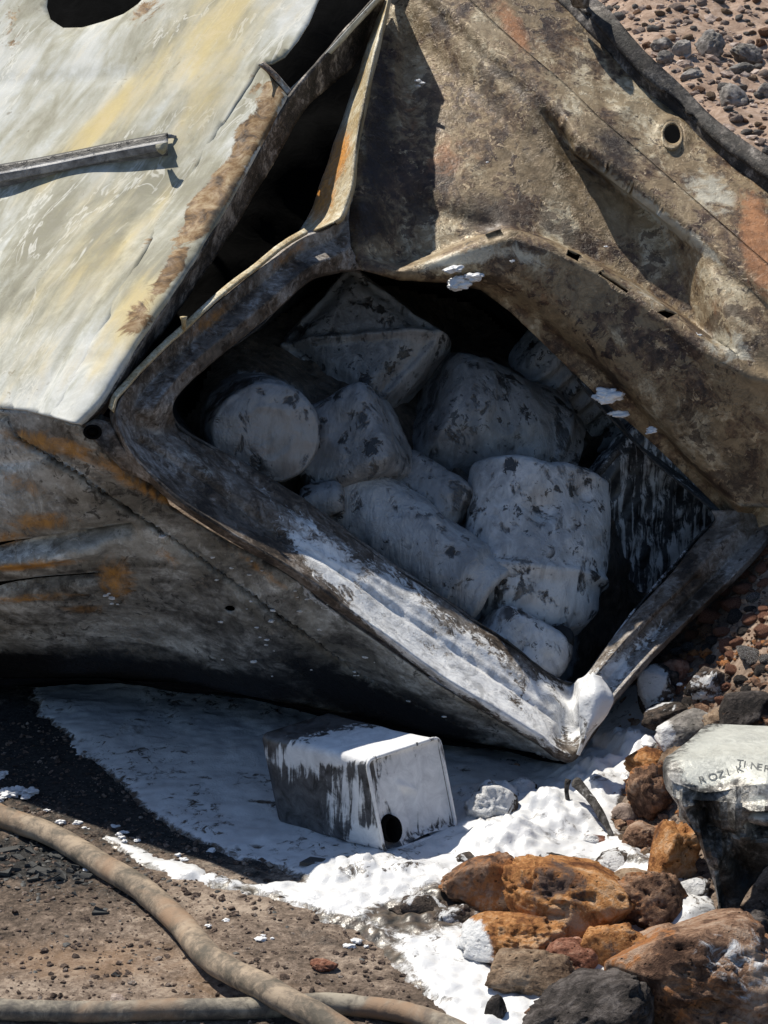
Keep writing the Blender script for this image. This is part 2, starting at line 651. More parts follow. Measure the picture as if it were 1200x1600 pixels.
def foam_mat(name, shade=.86, dark=0.0, hole=.6, wr=0.0, grit=0.0):
    """Fire foam: soft white with lumps; hole = how much black scorched skin shows through."""
    t = NT(name)
    if dark:
        info = t.t.nodes.new('ShaderNodeObjectInfo')
        off = t.t.nodes.new('ShaderNodeVectorMath')
        off.operation = 'MULTIPLY_ADD'
        cmb = t.t.nodes.new('ShaderNodeCombineXYZ')
        for k in range(3):
            t.t.links.new(info.outputs['Random'], cmb.inputs[k])
        off.inputs[1].default_value = (31, 17, 43)
        t.t.links.new(cmb.outputs[0], off.inputs[0])
        t.t.links.new(t.co, off.inputs[2])
        t.co = off.outputs[0]
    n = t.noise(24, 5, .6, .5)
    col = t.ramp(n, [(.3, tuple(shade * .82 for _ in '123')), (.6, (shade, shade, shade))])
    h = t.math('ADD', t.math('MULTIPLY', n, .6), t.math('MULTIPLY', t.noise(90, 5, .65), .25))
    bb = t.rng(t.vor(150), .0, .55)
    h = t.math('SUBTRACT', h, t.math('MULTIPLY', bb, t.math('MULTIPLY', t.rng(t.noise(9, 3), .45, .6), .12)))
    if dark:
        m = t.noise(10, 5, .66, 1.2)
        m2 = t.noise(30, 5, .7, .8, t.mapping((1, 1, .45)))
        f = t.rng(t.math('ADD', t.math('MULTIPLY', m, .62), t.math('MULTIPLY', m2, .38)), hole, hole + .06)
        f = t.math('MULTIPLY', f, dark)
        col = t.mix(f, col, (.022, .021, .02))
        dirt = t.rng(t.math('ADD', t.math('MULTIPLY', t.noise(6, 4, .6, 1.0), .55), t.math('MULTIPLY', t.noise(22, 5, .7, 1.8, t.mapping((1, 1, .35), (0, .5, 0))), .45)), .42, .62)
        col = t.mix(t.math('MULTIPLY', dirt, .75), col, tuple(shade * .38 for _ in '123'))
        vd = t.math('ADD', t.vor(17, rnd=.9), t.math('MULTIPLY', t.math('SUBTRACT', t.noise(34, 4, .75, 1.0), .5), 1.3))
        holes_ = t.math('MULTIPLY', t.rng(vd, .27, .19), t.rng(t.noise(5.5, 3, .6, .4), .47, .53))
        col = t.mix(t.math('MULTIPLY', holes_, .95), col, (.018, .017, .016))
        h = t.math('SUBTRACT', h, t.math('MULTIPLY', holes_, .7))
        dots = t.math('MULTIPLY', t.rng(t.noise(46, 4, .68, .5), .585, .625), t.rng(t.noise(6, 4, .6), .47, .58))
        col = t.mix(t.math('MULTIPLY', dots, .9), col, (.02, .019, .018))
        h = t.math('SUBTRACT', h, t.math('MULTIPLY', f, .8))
    if wr:
        w = t.noise(9, 5, .6, 2.5, t.mapping((3.5, 3.5, .7), (.4, .3, .2)))
        h = t.math('ADD', h, t.math('MULTIPLY', w, wr))
    if grit:
        g = t.math('MULTIPLY', t.rng(t.noise(38, 5, .75, .8), .53, .6), t.rng(t.noise(5.5, 5, .65, .6), .48, .58))
        R, G, B, A = t.stain()
        g = t.math('MAXIMUM', t.math('MULTIPLY', g, grit), edge_break(t, B, t.noise(45, 8, .75, 1), 1.2, .12))  # B: dirty foam on the pool, painted gap shade in the boot drape
        col = t.mix(g, col, t.ramp(t.noise(60, 4), [(.35, (.03, .027, .022)), (.65, (.13, .1, .075))]))
        h = t.math('SUBTRACT', h, t.math('MULTIPLY', g, .3))
    return t.done(col, .34 if dark else .36, 0, t.bump(h, .6 if dark else .3, .009), .5)


def streak_can(name):
    """Blackened tin with runs of foam down its sides."""
    t = NT(name)
    s1 = t.noise(10, 7, .66, .6, t.mapping((6, 6, .55)))
    n = t.noise(30, 7, .7, .8)
    R, G, B, A = t.stain()
    v = t.math('ADD', t.math('MULTIPLY', s1, .8), t.math('MULTIPLY', n, .2))
    f = t.rng(t.math('ADD', v, t.math('MULTIPLY', t.math('SUBTRACT', R, .5), .62)), .47, .55)
    col = t.mix(f, t.ramp(n, [(.36, (.015, .015, .016)), (.6, (.10, .10, .104))]), t.ramp(n, [(.3, (.5, .5, .51)), (.65, (.76, .76, .76))]))
    return t.done(col, t.mix(f, (.38, .38, .38), (.7, .7, .7)), 0, t.bump(t.math('ADD', t.math('MULTIPLY', n, .4), f), .5, .004), .5)


def rock_mat(name, stops, patch=None, patch_at=.55, white=0.0, wat=.62, scale=9.0):
    t = NT(name)
    info = t.t.nodes.new('ShaderNodeObjectInfo')
    off = t.t.nodes.new('ShaderNodeVectorMath')
    off.operation = 'MULTIPLY_ADD'
    cmb = t.t.nodes.new('ShaderNodeCombineXYZ')
    for k in range(3):
        t.t.links.new(info.outputs['Random'], cmb.inputs[k])
    off.inputs[1].default_value = (37, 19, 53)
    t.t.links.new(cmb.outputs[0], off.inputs[0])
    t.t.links.new(t.co, off.inputs[2])
    t.co = off.outputs[0]
    n1 = t.noise(scale, 9, .68, .8)
    n2 = t.noise(scale * 6, 8, .72, .6)
    v = t.math('ADD', t.math('MULTIPLY', n1, .6), t.math('MULTIPLY', n2, .4))
    col = t.ramp(t.rng(v, .38, .62), stops)
    if patch:
        col = t.mix(t.rng(t.math('ADD', t.math('MULTIPLY', t.noise(scale * .8, 7, .65, .8), .75), t.math('MULTIPLY', n2, .25)), patch_at, patch_at + .07), col, t.ramp(n2, [(.3, tuple(x * .6 for x in patch)), (.7, patch)]))
    pit = t.math('MULTIPLY', t.rng(t.vor(scale * 9), .22, .1), t.rng(t.noise(scale * 2.5, 3), .48, .6))
    col = t.mix(t.math('MULTIPLY', pit, .7), col, (.02, .016, .013))
    wf = 0.0
    R, G, B, A = t.stain()
    wf = edge_break(t, R, t.noise(scale * 4, 7, .7, .8), 1.0, .1)
    if white:
        wf = t.math('MAXIMUM', wf, t.math('MULTIPLY', t.rng(t.noise(scale * 1.6, 7, .7, .8), wat, wat + .06), white))
    col = t.mix(wf, col, (.8, .8, .8))
    h = t.math('ADD', t.math('MULTIPLY', n2, .7), t.math('MULTIPLY', t.noise(scale * 20, 5, .7), .3))
    h = t.math('SUBTRACT', h, t.math('MULTIPLY', pit, .5))
    return t.done(col, .92, 0, t.bump(h, 1.0, .016), .12)


def ground_mat():
    t = NT("volcanic_dirt")
    n1 = t.noise(1.9, 8, .65, .5)
    n2 = t.noise(22, 9, .75, .6)
    n3 = t.noise(110, 7, .8, .4)
    v = t.math('ADD', t.math('MULTIPLY', n1, .35), t.math('ADD', t.math('MULTIPLY', n2, .35), t.math('MULTIPLY', n3, .3)))
    col = t.ramp(t.rng(v, .39, .61), [(0, (.05, .04, .033)), (.3, (.145, .11, .085)), (.62, (.25, .19, .147)), (1, (.48, .385, .30))])
    R, G, B, A = t.stain()
    eb = t.noise(16, 8, .72, .8)
    red = t.ramp(n2, [(.3, (.18, .12, .09)), (.5, (.38, .27, .2)), (.7, (.58, .45, .36))])
    col = t.mix(edge_break(t, R, eb, .9, .3), col, red)
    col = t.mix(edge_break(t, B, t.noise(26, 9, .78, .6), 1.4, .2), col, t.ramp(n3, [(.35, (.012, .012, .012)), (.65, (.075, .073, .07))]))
    col = t.mix(t.math('MULTIPLY', edge_break(t, G, eb, .9, .3), .6), col, (.34, .21, .12))
    pale = t.math('MULTIPLY', t.rng(t.vor(130), .2, .12), t.rng(t.noise(9, 3), .48, .6))
    col = t.mix(t.math('MULTIPLY', pale, .5), col, (.5, .44, .37))
    h = t.math('ADD', t.math('MULTIPLY', n2, .5), t.math('MULTIPLY', n3, .6))
    return t.done(col, .95, 0, t.bump(h, .9, .012), .1)


def hose_mat(name, c0, c1, c2):
    t = NT(name)
    n1, n2 = t.noise(9, 8, .68, .8), t.noise(60, 7, .72, .8)
    v = t.math('ADD', t.math('MULTIPLY', n1, .65), t.math('MULTIPLY', n2, .35))
    col = t.ramp(t.rng(v, .4, .6), [(0, c0), (.5, c1), (1, c2)])
    col = t.mix(t.rng(t.noise(5, 4, .6, .5), .52, .66), col, (.27, .18, .115))
    sc = t.math('MULTIPLY', t.rng(t.noise(40, 6, .7, 2), .62, .68), .55)
    col = t.mix(sc, col, (.05, .045, .04))
    return t.done(col, .75, 0, t.bump(t.math('ADD', n2, t.math('MULTIPLY', n1, .5)), .45, .004), .3)


def plain(name, c, rough=.8, var=.35, scale=20, metal=0.0):
    t = NT(name)
    n = t.noise(scale, 7, .68, .6)
    col = t.ramp(n, [(.3, tuple(x * (1 - var) for x in c)), (.7, tuple(min(1, x * (1 + var)) for x in c))])
    return t.done(col, rough, metal, t.bump(n, .5, .005), .3)


M = {}
M['pale'] = pale_paint()
M['edge'] = burnt("scorched_edge", [(0, (.05, .035, .025)), (.3, (.16, .11, .08)), (.5, (.27, .21, .15)), (.7, (.42, .40, .36)), (1, (.62, .62, .58))], rough=.5, metal=.15, scale=7, b=(.02, .018, .016))
M['flange'] = burnt("charred_flange", [(0, (.012, .011, .01)), (.4, (.045, .038, .033)), (.7, (.11, .095, .085)), (1, (.3, .27, .24))], scale=11, fine=.7, rough=.6)
M['rim'] = burnt("smoked_steel", [(0, (.03, .022, .016)), (.35, (.095, .07, .05)), (.6, (.17, .14, .115)), (1, (.34, .32, .30))], scale=6, g=(.3, .15, .05), fine=.5, peel=.5, lines=.1, peel_col=(.2, .175, .15))
M['under'] = burnt("smoked_skin", [(0, (.045, .042, .037)), (.3, (.155, .15, .135)), (.6, (.29, .287, .265)), (1, (.56, .565, .535))], scale=3.6, g=(.46, .23, .055), a=(.55, .56, .54), fine=.5, rough=.5, peel=.45, lines=.15, peel_col=(.30, .285, .24),
                    streak=(((1, .1, .12), .7, 4.0), 3.0), speck=.0)
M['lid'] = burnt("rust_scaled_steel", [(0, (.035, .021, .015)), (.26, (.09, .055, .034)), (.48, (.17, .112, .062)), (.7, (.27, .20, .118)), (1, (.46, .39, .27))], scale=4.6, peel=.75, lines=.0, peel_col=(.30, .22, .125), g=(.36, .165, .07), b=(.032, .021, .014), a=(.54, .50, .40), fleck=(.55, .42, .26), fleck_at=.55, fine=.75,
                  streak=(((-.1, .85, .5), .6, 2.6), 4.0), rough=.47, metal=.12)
M['orange'] = burnt("orange_primer", [(0, (.38, .28, .14)), (.5, (.5, .42, .27)), (1, (.62, .57, .44))], scale=9, g=(.55, .24, .04), fine=.3, rough=.5, metal=0)
M['soot'] = burnt("soot", [(0, (.003, .003, .003)), (.5, (.006, .006, .006)), (1, (.013, .013, .013))], scale=6, fine=.1, rough=.85, metal=0)
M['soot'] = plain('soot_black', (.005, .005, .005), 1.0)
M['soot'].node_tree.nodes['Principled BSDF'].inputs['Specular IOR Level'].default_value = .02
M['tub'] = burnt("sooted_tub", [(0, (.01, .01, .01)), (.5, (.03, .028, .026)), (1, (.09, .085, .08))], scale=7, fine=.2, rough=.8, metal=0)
M['trim'] = burnt("grey_trim", [(0, (.12, .12, .125)), (.5, (.2, .2, .205)), (1, (.33, .33, .33))], scale=3, fine=.0, rough=.5, metal=.0)
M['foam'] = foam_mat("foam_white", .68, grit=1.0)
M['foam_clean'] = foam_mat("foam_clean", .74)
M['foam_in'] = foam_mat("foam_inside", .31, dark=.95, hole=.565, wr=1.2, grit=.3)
M['foam_can'] = foam_mat("foam_on_can", .27, dark=.97, hole=.53, wr=.5)  # boot foam greyed below the pool's white, boot shade put into the colour
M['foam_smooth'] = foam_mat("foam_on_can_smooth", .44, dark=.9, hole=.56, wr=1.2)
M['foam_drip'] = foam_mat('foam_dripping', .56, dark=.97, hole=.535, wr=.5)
M['tin'] = streak_can("streaked_tin")
M['dirt'] = ground_mat()
M['rk_orange'] = rock_mat("orange_rock", [(0, (.12, .05, .025)), (.3, (.33, .145, .055)), (.62, (.52, .25, .095)), (1, (.62, .41, .25))], (.15, .10, .08), .54)
M['rk_brown'] = rock_mat("brown_rock", [(0, (.06, .034, .024)), (.35, (.18, .105, .07)), (.65, (.32, .195, .125)), (1, (.48, .35, .26))], (.46, .2, .08), .52)
M['rk_dark'] = rock_mat("dark_rock", [(0, (.022, .02, .019)), (.5, (.07, .06, .055)), (1, (.17, .15, .14))], (.2, .11, .07), .62)
M['rk_red'] = rock_mat("red_rock", [(0, (.13, .055, .035)), (.5, (.34, .155, .10)), (1, (.52, .31, .22))], white=.5, wat=.62, scale=14)
M['rk_tan'] = rock_mat("tan_rock", [(0, (.12, .08, .055)), (.5, (.3, .21, .14)), (1, (.46, .35, .25))], (.13, .1, .08), .58)
M['rk_grey'] = rock_mat("grey_rock", [(0, (.1, .095, .088)), (.5, (.24, .22, .2)), (1, (.42, .39, .36))])
M['rk_pink'] = rock_mat("pinkish_rock", [(0, (.2, .15, .125)), (.5, (.42, .32, .265)), (1, (.62, .52, .45))])
M['rk_foamy'] = rock_mat("foam_spattered_rock", [(0, (.02, .018, .017)), (.5, (.08, .065, .055)), (1, (.2, .15, .12))], (.25, .12, .08), .6, white=.95, wat=.52, scale=13)
M['hose'] = hose_mat("dusty_hose", (.10, .085, .065), (.21, .165, .12), (.36, .28, .2))
M['hose_grey'] = hose_mat("grey_hose", (.09, .08, .07), (.19, .165, .13), (.32, .28, .22))
M['char'] = plain("char", (.06, .06, .058), .6, .7, 40)
M['black'] = plain("scorched_black", (.016, .016, .016), .8)
M['jerry'] = burnt("molten_black_can", [(0, (.025, .024, .021)), (.4, (.085, .08, .072)), (.7, (.19, .18, .163)), (1, (.42, .40, .36))], scale=9, a=(.56, .56, .50), fine=.15, rough=.4, metal=.45)
M['letter'] = plain("faded_lettering", (.13, .135, .13), .7, .5, 60)
M['stick'] = rock_mat("burnt_stick", [(0, (.03, .027, .025)), (.5, (.12, .11, .10)), (1, (.3, .28, .26))], white=.8, wat=.58, scale=16)
M['gravel'] = rock_mat("gravel_bits", [(0, (.05, .04, .035)), (.4, (.15, .11, .09)), (.7, (.25, .18, .14)), (1, (.5, .43, .37))], scale=22)

# ------------------------------------------------------------------ ground
def gz(x, y):
    x, y = np.asarray(x, float), np.asarray(y, float)
    bank = .34 * sstep(.28, .95, x) * sstep(3.2, 4.4, y) + .10 * sstep(.35, .9, x) * sstep(2.6, 3.3, y)
    y0 = 5.0 - .35 * sstep(0, .6, x)
    b = np.clip(y - y0, 0, None)
    back = np.where(b < 1.4, b * .37, np.where(b < 4.5, .518 + (b - 1.4) * .105, .8435 + (b - 4.5) * .33))
    back = np.minimum(back, 5 + .02 * b)
    return bank + back * sstep(0, .3, b)


def gz_full(x, y):
    p = np.stack([np.ravel(x), np.ravel(y), 0 * np.ravel(x)], 1)
    z = gz(p[:, 0], p[:, 1]) + .012 * fbm(p, 2.2, 3, .5, 1) + .007 * fbm(p, 11, 4, .6, 2)
    far = sstep(4.6, 6.0, p[:, 1])
    z = z + far * (.10 * fbm(p, 1.6, 4, .5, 3) + .03 * fbm(p, 9, 4, .55, 4)) + sstep(.3, .8, p[:, 0]) * .03 * fbm(p, 6, 3, .5, 5)
    return z


def hit(px, py):
    """Where the sight line at (px, py) meets the ground."""
    d = P(px, py, 1.0) - CAMV
    ts = np.linspace(2.6, 24, 2200)
    q = CAMV + d[None] * ts[:, None]
    below = np.nonzero(q[:, 2] < gz_full(q[:, 0], q[:, 1]))[0]
    return q[below[0]] if len(below) else q[-1]


def axis(segs):
    r = []
    for a, b, s in segs:
        r += list(np.arange(a, b, s))
    return np.array(r + [segs[-1][1]])


gx = axis([(-90, -10, 8), (-10, -2, .8), (-2, -1.0, .08), (-1.0, 1.3, .012), (1.3, 3.2, .05), (3.2, 10, .5), (10, 90, 8)])
gy = axis([(-60, -4, 8), (-4, 2, .5), (2, 2.9, .08), (2.9, 4.9, .012), (4.9, 9.5, .035), (9.5, 16, .3), (16, 120, 6)])
XX, YY = np.meshgrid(gx, gy)
ZZ = gz_full(XX, YY).reshape(XX.shape)
GV = np.stack([XX, YY, ZZ], -1).reshape(-1, 3)
ny, nx = XX.shape
ii = (np.arange(ny - 1)[:, None] * nx + np.arange(nx - 1)[None]).ravel()
GF = np.stack([ii, ii + 1, ii + nx + 1, ii + nx], 1)
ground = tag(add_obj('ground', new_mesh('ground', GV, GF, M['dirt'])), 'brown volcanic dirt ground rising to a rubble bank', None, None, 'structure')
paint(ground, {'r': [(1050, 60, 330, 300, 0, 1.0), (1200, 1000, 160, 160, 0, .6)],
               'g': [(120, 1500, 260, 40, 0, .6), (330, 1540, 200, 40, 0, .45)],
               'b': [(60, 1345, 110, 45, 8, .9), (200, 1400, 130, 30, 10, .55), (250, 1260, 330, 90, 18, .9), (100, 1180, 300, 120, 10, 1.0), (640, 1430, 120, 40, 0, .8), (500, 1150, 500, 90, 0, .9), (500, 1470, 120, 25, 20, .45)]})  # charred patches by the flakes, plus the car's shade painted on the dirt

# ------------------------------------------------------------------ the burnt car
car = empty('burnt_car', (-.1, 4.15, 0), 'burnt out car tipped over with its open boot full of foam covered cans', 'car')

PC = [(-900, -60, 6.3), (-900, 650, 5.0), (-200, -60, 5.42), (0, 0, 5.22), (300, 0, 5.0), (500, 0, 4.92), (0, 300, 4.66), (300, 300, 4.49), (-200, 645, 4.27), (0, 636, 4.06), (100, 648, 3.96), (250, 420, 4.25), (410, 110, 4.74)]
pale_tps = TPS(PC)
A_line = [(408, 104), (345, 205), (290, 292), (235, 380), (190, 462), (150, 540), (112, 610), (85, 652)]
B_line = [(450, 150), (402, 238), (350, 328), (290, 428), (235, 508), (190, 580), (158, 632), (126, 664)]
D_line = [(505, 190), (452, 275), (385, 380), (312, 482), (250, 560), (205, 612), (175, 650), (150, 690)]


def pale_h(q):
    h = np.zeros(len(q))
    d, _ = seg_dist(q, [(-40, 130), (60, 128), (130, 122), (210, 118)])
    h -= .004 * np.exp(-(d / 10) ** 2)
    d, _ = seg_dist(q, [(300, 150), (240, 190), (160, 240), (80, 320), (30, 420)])
    h += .010 * np.exp(-(d / 45) ** 2)
    d, _ = seg_dist(q, [(300, 300), (200, 310), (120, 315)])
    h -= .003 * np.exp(-(d / 12) ** 2)
    d, _ = seg_dist(q, [(215, 330), (160, 440), (110, 540), (60, 620)])
    h -= .004 * np.exp(-(d / 8) ** 2)
    d, _ = seg_dist(q, [(75, -30), (72, 10), (95, 36), (140, 32), (200, 10), (230, -30)])
    h -= .012 * np.exp(-(d / 20) ** 2)
    return h


panel_out = [(-900, -70), (540, -70), (515, -30), (497, 0), (482, 35), (466, 62), (445, 88), (428, 98)] + A_line + [(40, 640), (0, 636), (-100, 640), (-900, 660)]
lamp_hole = [(84, -60), (73, -20), (70, 5), (76, 25), (95, 37), (125, 37), (160, 27), (190, 15), (212, 0), (235, -25), (250, -60)]
o = sheet('quarter_panel', pale_tps, panel_out, M['pale'], car, step=9, holes=[lamp_hole], hfun=pale_h, rough=.006, rscale=4, thick=.004,
          lines=[([(215, 330), (160, 440), (110, 540), (60, 620)], 4)])
paint(o, {'g': [(345, 40, 110, 62, 120, .72), (170, 175, 130, 20, 134, .85), (240, 110, 110, 26, 125, .72), (330, 140, 130, 40, 125, .55), (300, 60, 120, 30, 125, .6), (130, 420, 170, 60, 130, .42), (60, 560, 90, 40, 130, .36), (250, 320, 60, 10, 120, .5)],
          'r': [(20, 40, 60, 25, 100, .5), (240, 10, 70, 20, 150, .55), (360, 190, 70, 10, 125, .5), (240, 360, 90, 12, 120, .42), (395, 120, 30, 16, 100, .5)],
          'b': [(120, 36, 60, 8, 0, .35)]})


def yA(p):
    return float(pale_tps(p[0], p[1])[0])


D_line = [((b[0] * .5 + d[0] * .5), (b[1] * .5 + d[1] * .5)) for b, d in zip(B_line, D_line)]
st = []
for a, b, d in zip(A_line, B_line, D_line):
    m = ((a[0] * .6 + b[0] * .4), (a[1] * .6 + b[1] * .4))
    m2 = ((a[0] * .22 + b[0] * .78), (a[1] * .22 + b[1] * .78))
    a2 = (a[0] - 7, a[1] - 4)
    st.append([(*a2, yA(a2) - .0005), (*a, yA(a) - .004), (*m, yA(m) - .010), (*m2, yA(m2) - .006), (*b, yA(b) + .014), (b[0] + 2, b[1] + 2, yA(b) + .04)])
roll = loft('rolled_edge', st, M['pale'], car, 110, 22, rough=.004, rscale=14, seed=4, thick=.004)
paint(roll, {'r': [(425, 150, 40, 30, 122, .85), (395, 210, 80, 24, 122, 1.0), (330, 312, 100, 28, 122, 1.0), (270, 420, 80, 18, 122, .75), (215, 490, 60, 30, 122, .6), (400, 130, 30, 10, 122, .5)],
             'g': [(210, 480, 80, 40, 122, .8), (160, 560, 50, 20, 122, .5)], 'b': [(345, 322, 90, 10, 122, .6), (285, 425, 60, 9, 122, .5), (415, 210, 50, 8, 122, .5)]})
st = [[(598, -14, 5.0), (600, -5, 5.04), (606, 12, 5.1)], [(525, 66, 4.87), (540, 75, 4.92), (560, 95, 4.98)]]
for b, d in zip(B_line, D_line):
    ya = yA(b) + .02
    st.append([(b[0] + 2, b[1] + 2, ya), ((b[0] + d[0]) / 2, (b[1] + d[1]) / 2, ya + .04), (*d, ya + .07)])
fl = loft('edge_flange', st, M['flange'], car, 90, 8, rough=.004, rscale=16, seed=5, thick=.006)
loft('flange_bead', [[(600, -16, 4.99), (596, -10, 4.98), (603, -8, 5.0)], [(560, 26, 4.92), (556, 33, 4.91), (563, 36, 4.93)], [(500, 92, 4.82), (496, 98, 4.81), (503, 101, 4.83)], [(452, 140, 4.74), (449, 147, 4.73), (456, 150, 4.75)]], M['pale'], car, 40, 6, rough=.002, thick=.003)
loft('notch_lip', [[(405, 100, 4.68), (412, 96, 4.70), (418, 102, 4.76)], [(425, 118, 4.685), (432, 114, 4.70), (436, 121, 4.76)], [(450, 148, 4.70), (456, 142, 4.72), (455, 148, 4.78)]], M['edge'], car, 24, 8, rough=.002, thick=.004)

# strip of trim left on the pale panel
st = []
for px, py in ((-420, 345), (-60, 273), (60, 251), (180, 227), (262, 212)):
    ya = yA((px, py + 12)) - .012
    st.append([(px, py - 5, ya + .008), (px, py - 3, ya - .018), (px, py + 8, ya - .030), (px, py + 10, ya - .044), (px, py + 22, ya - .042), (px, py + 24, ya - .034), (px, py + 40, ya - .016), (px, py + 40, ya + .0)])
o = loft('trim_strip', st, M['trim'], car, 80, 43, folded=True, rough=.0008, rscale=10, thick=.003)
paint(o, {'b': [(x_, 282 - .195 * (x_ + 60) - 10, 60, 9, -11, 1.0) for x_ in range(-400, 260, 40)]})  # dark band along the upper side of the strip
loft('trim_end', [[(243, 226, yA((250, 235)) - .075), (252, 224, yA((250, 235)) - .08), (262, 222, yA((250, 235)) - .07)], [(244, 234, yA((250, 235)) - .08), (252, 236, yA((250, 235)) - .085), (260, 235, yA((250, 235)) - .07)], [(250, 240, yA((250, 235)) - .05), (254, 242, yA((250, 235)) - .055), (258, 240, yA((250, 235)) - .05)]], M['pale'], car, 10, 10, thick=.004)
loft('trim_clip', [[(236, 214, yA((262, 215)) - .03), (236, 221, yA((262, 215)) - .035)], [(262, 209, yA((262, 215)) - .025), (262, 216, yA((262, 215)) - .03)], [(276, 213, yA((276, 215)) - .012), (276, 217, yA((276, 215)) - .008)]], M['trim'], car, 12, 4, thick=.003)

# boot opening: a rolled steel frame from the top round the near corner to the ground corner and up again
def YO(px, py):
    return OPEN(px, py)


OPEN = TPS([(178, 640, 3.98), (887, 1190, 3.98), (1195, 850, 4.36), (560, 418, 4.50)])
RIM = [  # outer edge, channel, crest, inner lip
    ((550, 300), (545, 345), (548, 385), (565, 420)),
    ((520, 345), (520, 375), (522, 400), (530, 423)),
    ((470, 366), (474, 395), (478, 420), (485, 436)),
    ((410, 410), (420, 435), (432, 458), (444, 472)),
    ((350, 457), (365, 478), (385, 498), (400, 508)),
    ((270, 525), (290, 545), (308, 560), (322, 572)),
    ((215, 580), (238, 596), (262, 608), (284, 610)),
    ((180, 622), (210, 635), (242, 640), (270, 636)),
    ((172, 652), (212, 668), (250, 672), (278, 662)),
    ((190, 698), (230, 702), (268, 696), (300, 680)),
    ((215, 735), (262, 730), (302, 716), (335, 700)),
    ((270, 787), (312, 768), (352, 748), (388, 728)),
    ((360, 845), (398, 822), (432, 796), (458, 772)),
    ((450, 898), (488, 872), (516, 846), (532, 825)),
    ((530, 956), (566, 932), (594, 908), (610, 882)),
    ((600, 1003), (640, 985), (665, 955), (682, 930)),
    ((680, 1062), (712, 1036), (738, 1005), (752, 980)),
    ((760, 1112), (786, 1084), (808, 1052), (820, 1026)),
    ((830, 1153), (846, 1122), (860, 1086), (868, 1060)),
    ((888, 1190), (890, 1150), (892, 1110), (893, 1068)),
    ((925, 1152), (915, 1118), (908, 1090), (903, 1062)),
    ((958, 1104), (940, 1075), (925, 1062), (918, 1052)),
    ((1005, 1048), (985, 1025), (968, 1010), (955, 1002)),
    ((1040, 1010), (1022, 990), (1005, 972), (988, 964)),
    ((1110, 943), (1090, 925), (1068, 912), (1048, 900)),
    ((1160, 895), (1140, 875), (1112, 862), (1086, 852)),
    ((1200, 850), (1178, 835), (1148, 828), (1116, 815)),
    ((1235, 795), (1205, 790), (1160, 795), (1112, 798)),
]
st = []
for k, (a, b, c, d) in enumerate(RIM):
    y = [float(OPEN(*p)[0]) for p in (a, b, c, d)]
    lower = 1.0 if k >= 8 else max(0.0, (k - 4) / 4)
    sill = .09 if 8 <= k <= 19 else .0
    st.append([(*a, y[0] + .015), (a[0] * .75 + b[0] * .25, a[1] * .75 + b[1] * .25, y[0] - .012), (*b, y[1] + .018 + sill * .35), (*c, y[2] - .010 + sill * .7), (*d, y[3] + .02 + sill), (d[0], d[1] + (3 if k < 8 else -2), y[3] + .09 + sill)])


def rim_h(V):
    x, y = pix(V.reshape(-1, 3))
    q = np.stack([x, y], 1)
    h = np.zeros(len(q))
    on = sstep(.05, .25, seg_dist(q, [(440, 800), (560, 880), (700, 985), (830, 1085), (885, 1125)])[1] + .05)
    near = seg_dist(q, [(455, 825), (560, 890), (700, 985), (830, 1090), (885, 1150)])[0]
    m = sstep(80, 40, near) * sstep(430, 500, x) * sstep(915, 880, x)
    p3 = V.reshape(-1, 3)
    h += m * (.003 + .004 * fbm(p3, 16, 4, .55, 9) + .0025 * (.6 - cells(p3, 26, 2)))
    for off, w, amp in ((26, 9, .010), (48, 7, .007)):
        d, _ = seg_dist(q, [(455, 870 - off + 20), (600, 985 - off), (760, 1095 - off), (860, 1165 - off)])
        h += m * amp * np.exp(-(d / w) ** 2)
    for pl, w, a_ in (([(222, 690), (262, 716), (320, 752), (390, 800), (440, 838)], 4, -.012), ([(205, 655), (240, 700), (300, 738), (380, 790)], 9, .006), ([(1090, 905), (1020, 975), (960, 1035), (915, 1075)], 3.5, -.012), ([(300, 690), (380, 742), (450, 790)], 4, -.006)):
        d, _ = seg_dist(q, pl)
        h += a_ * np.exp(-(d / w) ** 2)
    return h.reshape(V.shape[:2])


rim = loft('boot_frame', st, M['rim'], car, 360, 46, folded=True, rough=.0025, rscale=7, seed=6, thick=.005, hfun=rim_h)
paint(rim, {'r': [(470, 830, 55, 35, 38, .62), (520, 880, 90, 40, 38, .8), (620, 950, 110, 55, 38, .86), (740, 1040, 130, 55, 38, .82), (850, 1110, 70, 55, 45, .78), (640, 1010, 140, 18, 38, 1.1), (780, 1100, 120, 18, 36, 1.1), (905, 1100, 34, 70, 10, 1.0), (862, 1110, 16, 60, -20, 1.0), (960, 1050, 45, 30, -45, .72), (1010, 1000, 50, 24, -45, .52), (420, 770, 30, 18, 38, .42)],
            'g': [(450, 400, 90, 12, -38, .5), (330, 500, 60, 14, -38, .6), (500, 350, 30, 30, 0, .4)],
            'b': [(470, 420, 60, 20, -40, .55), (700, 960, 60, 9, 40, .42), (840, 1060, 40, 14, 40, .5), (1070, 890, 50, 14, -45, .5)],
            'a': [(300, 720, 120, 20, 36, .45), (220, 640, 30, 50, 0, .42)]})
# pale torn edge of the frame
loft('frame_edge', [[(x - 3, y - 4, float(OPEN(x, y)[0]) - .012), (x + 3, y + 1, float(OPEN(x, y)[0]) - .022)] for x, y in ((478, 360), (440, 384), (395, 419), (345, 458), (300, 500), (250, 545), (215, 580), (195, 602), (180, 620), (172, 640))], M['orange'], car, 60, 4, rough=.003, rscale=20, thick=.006)

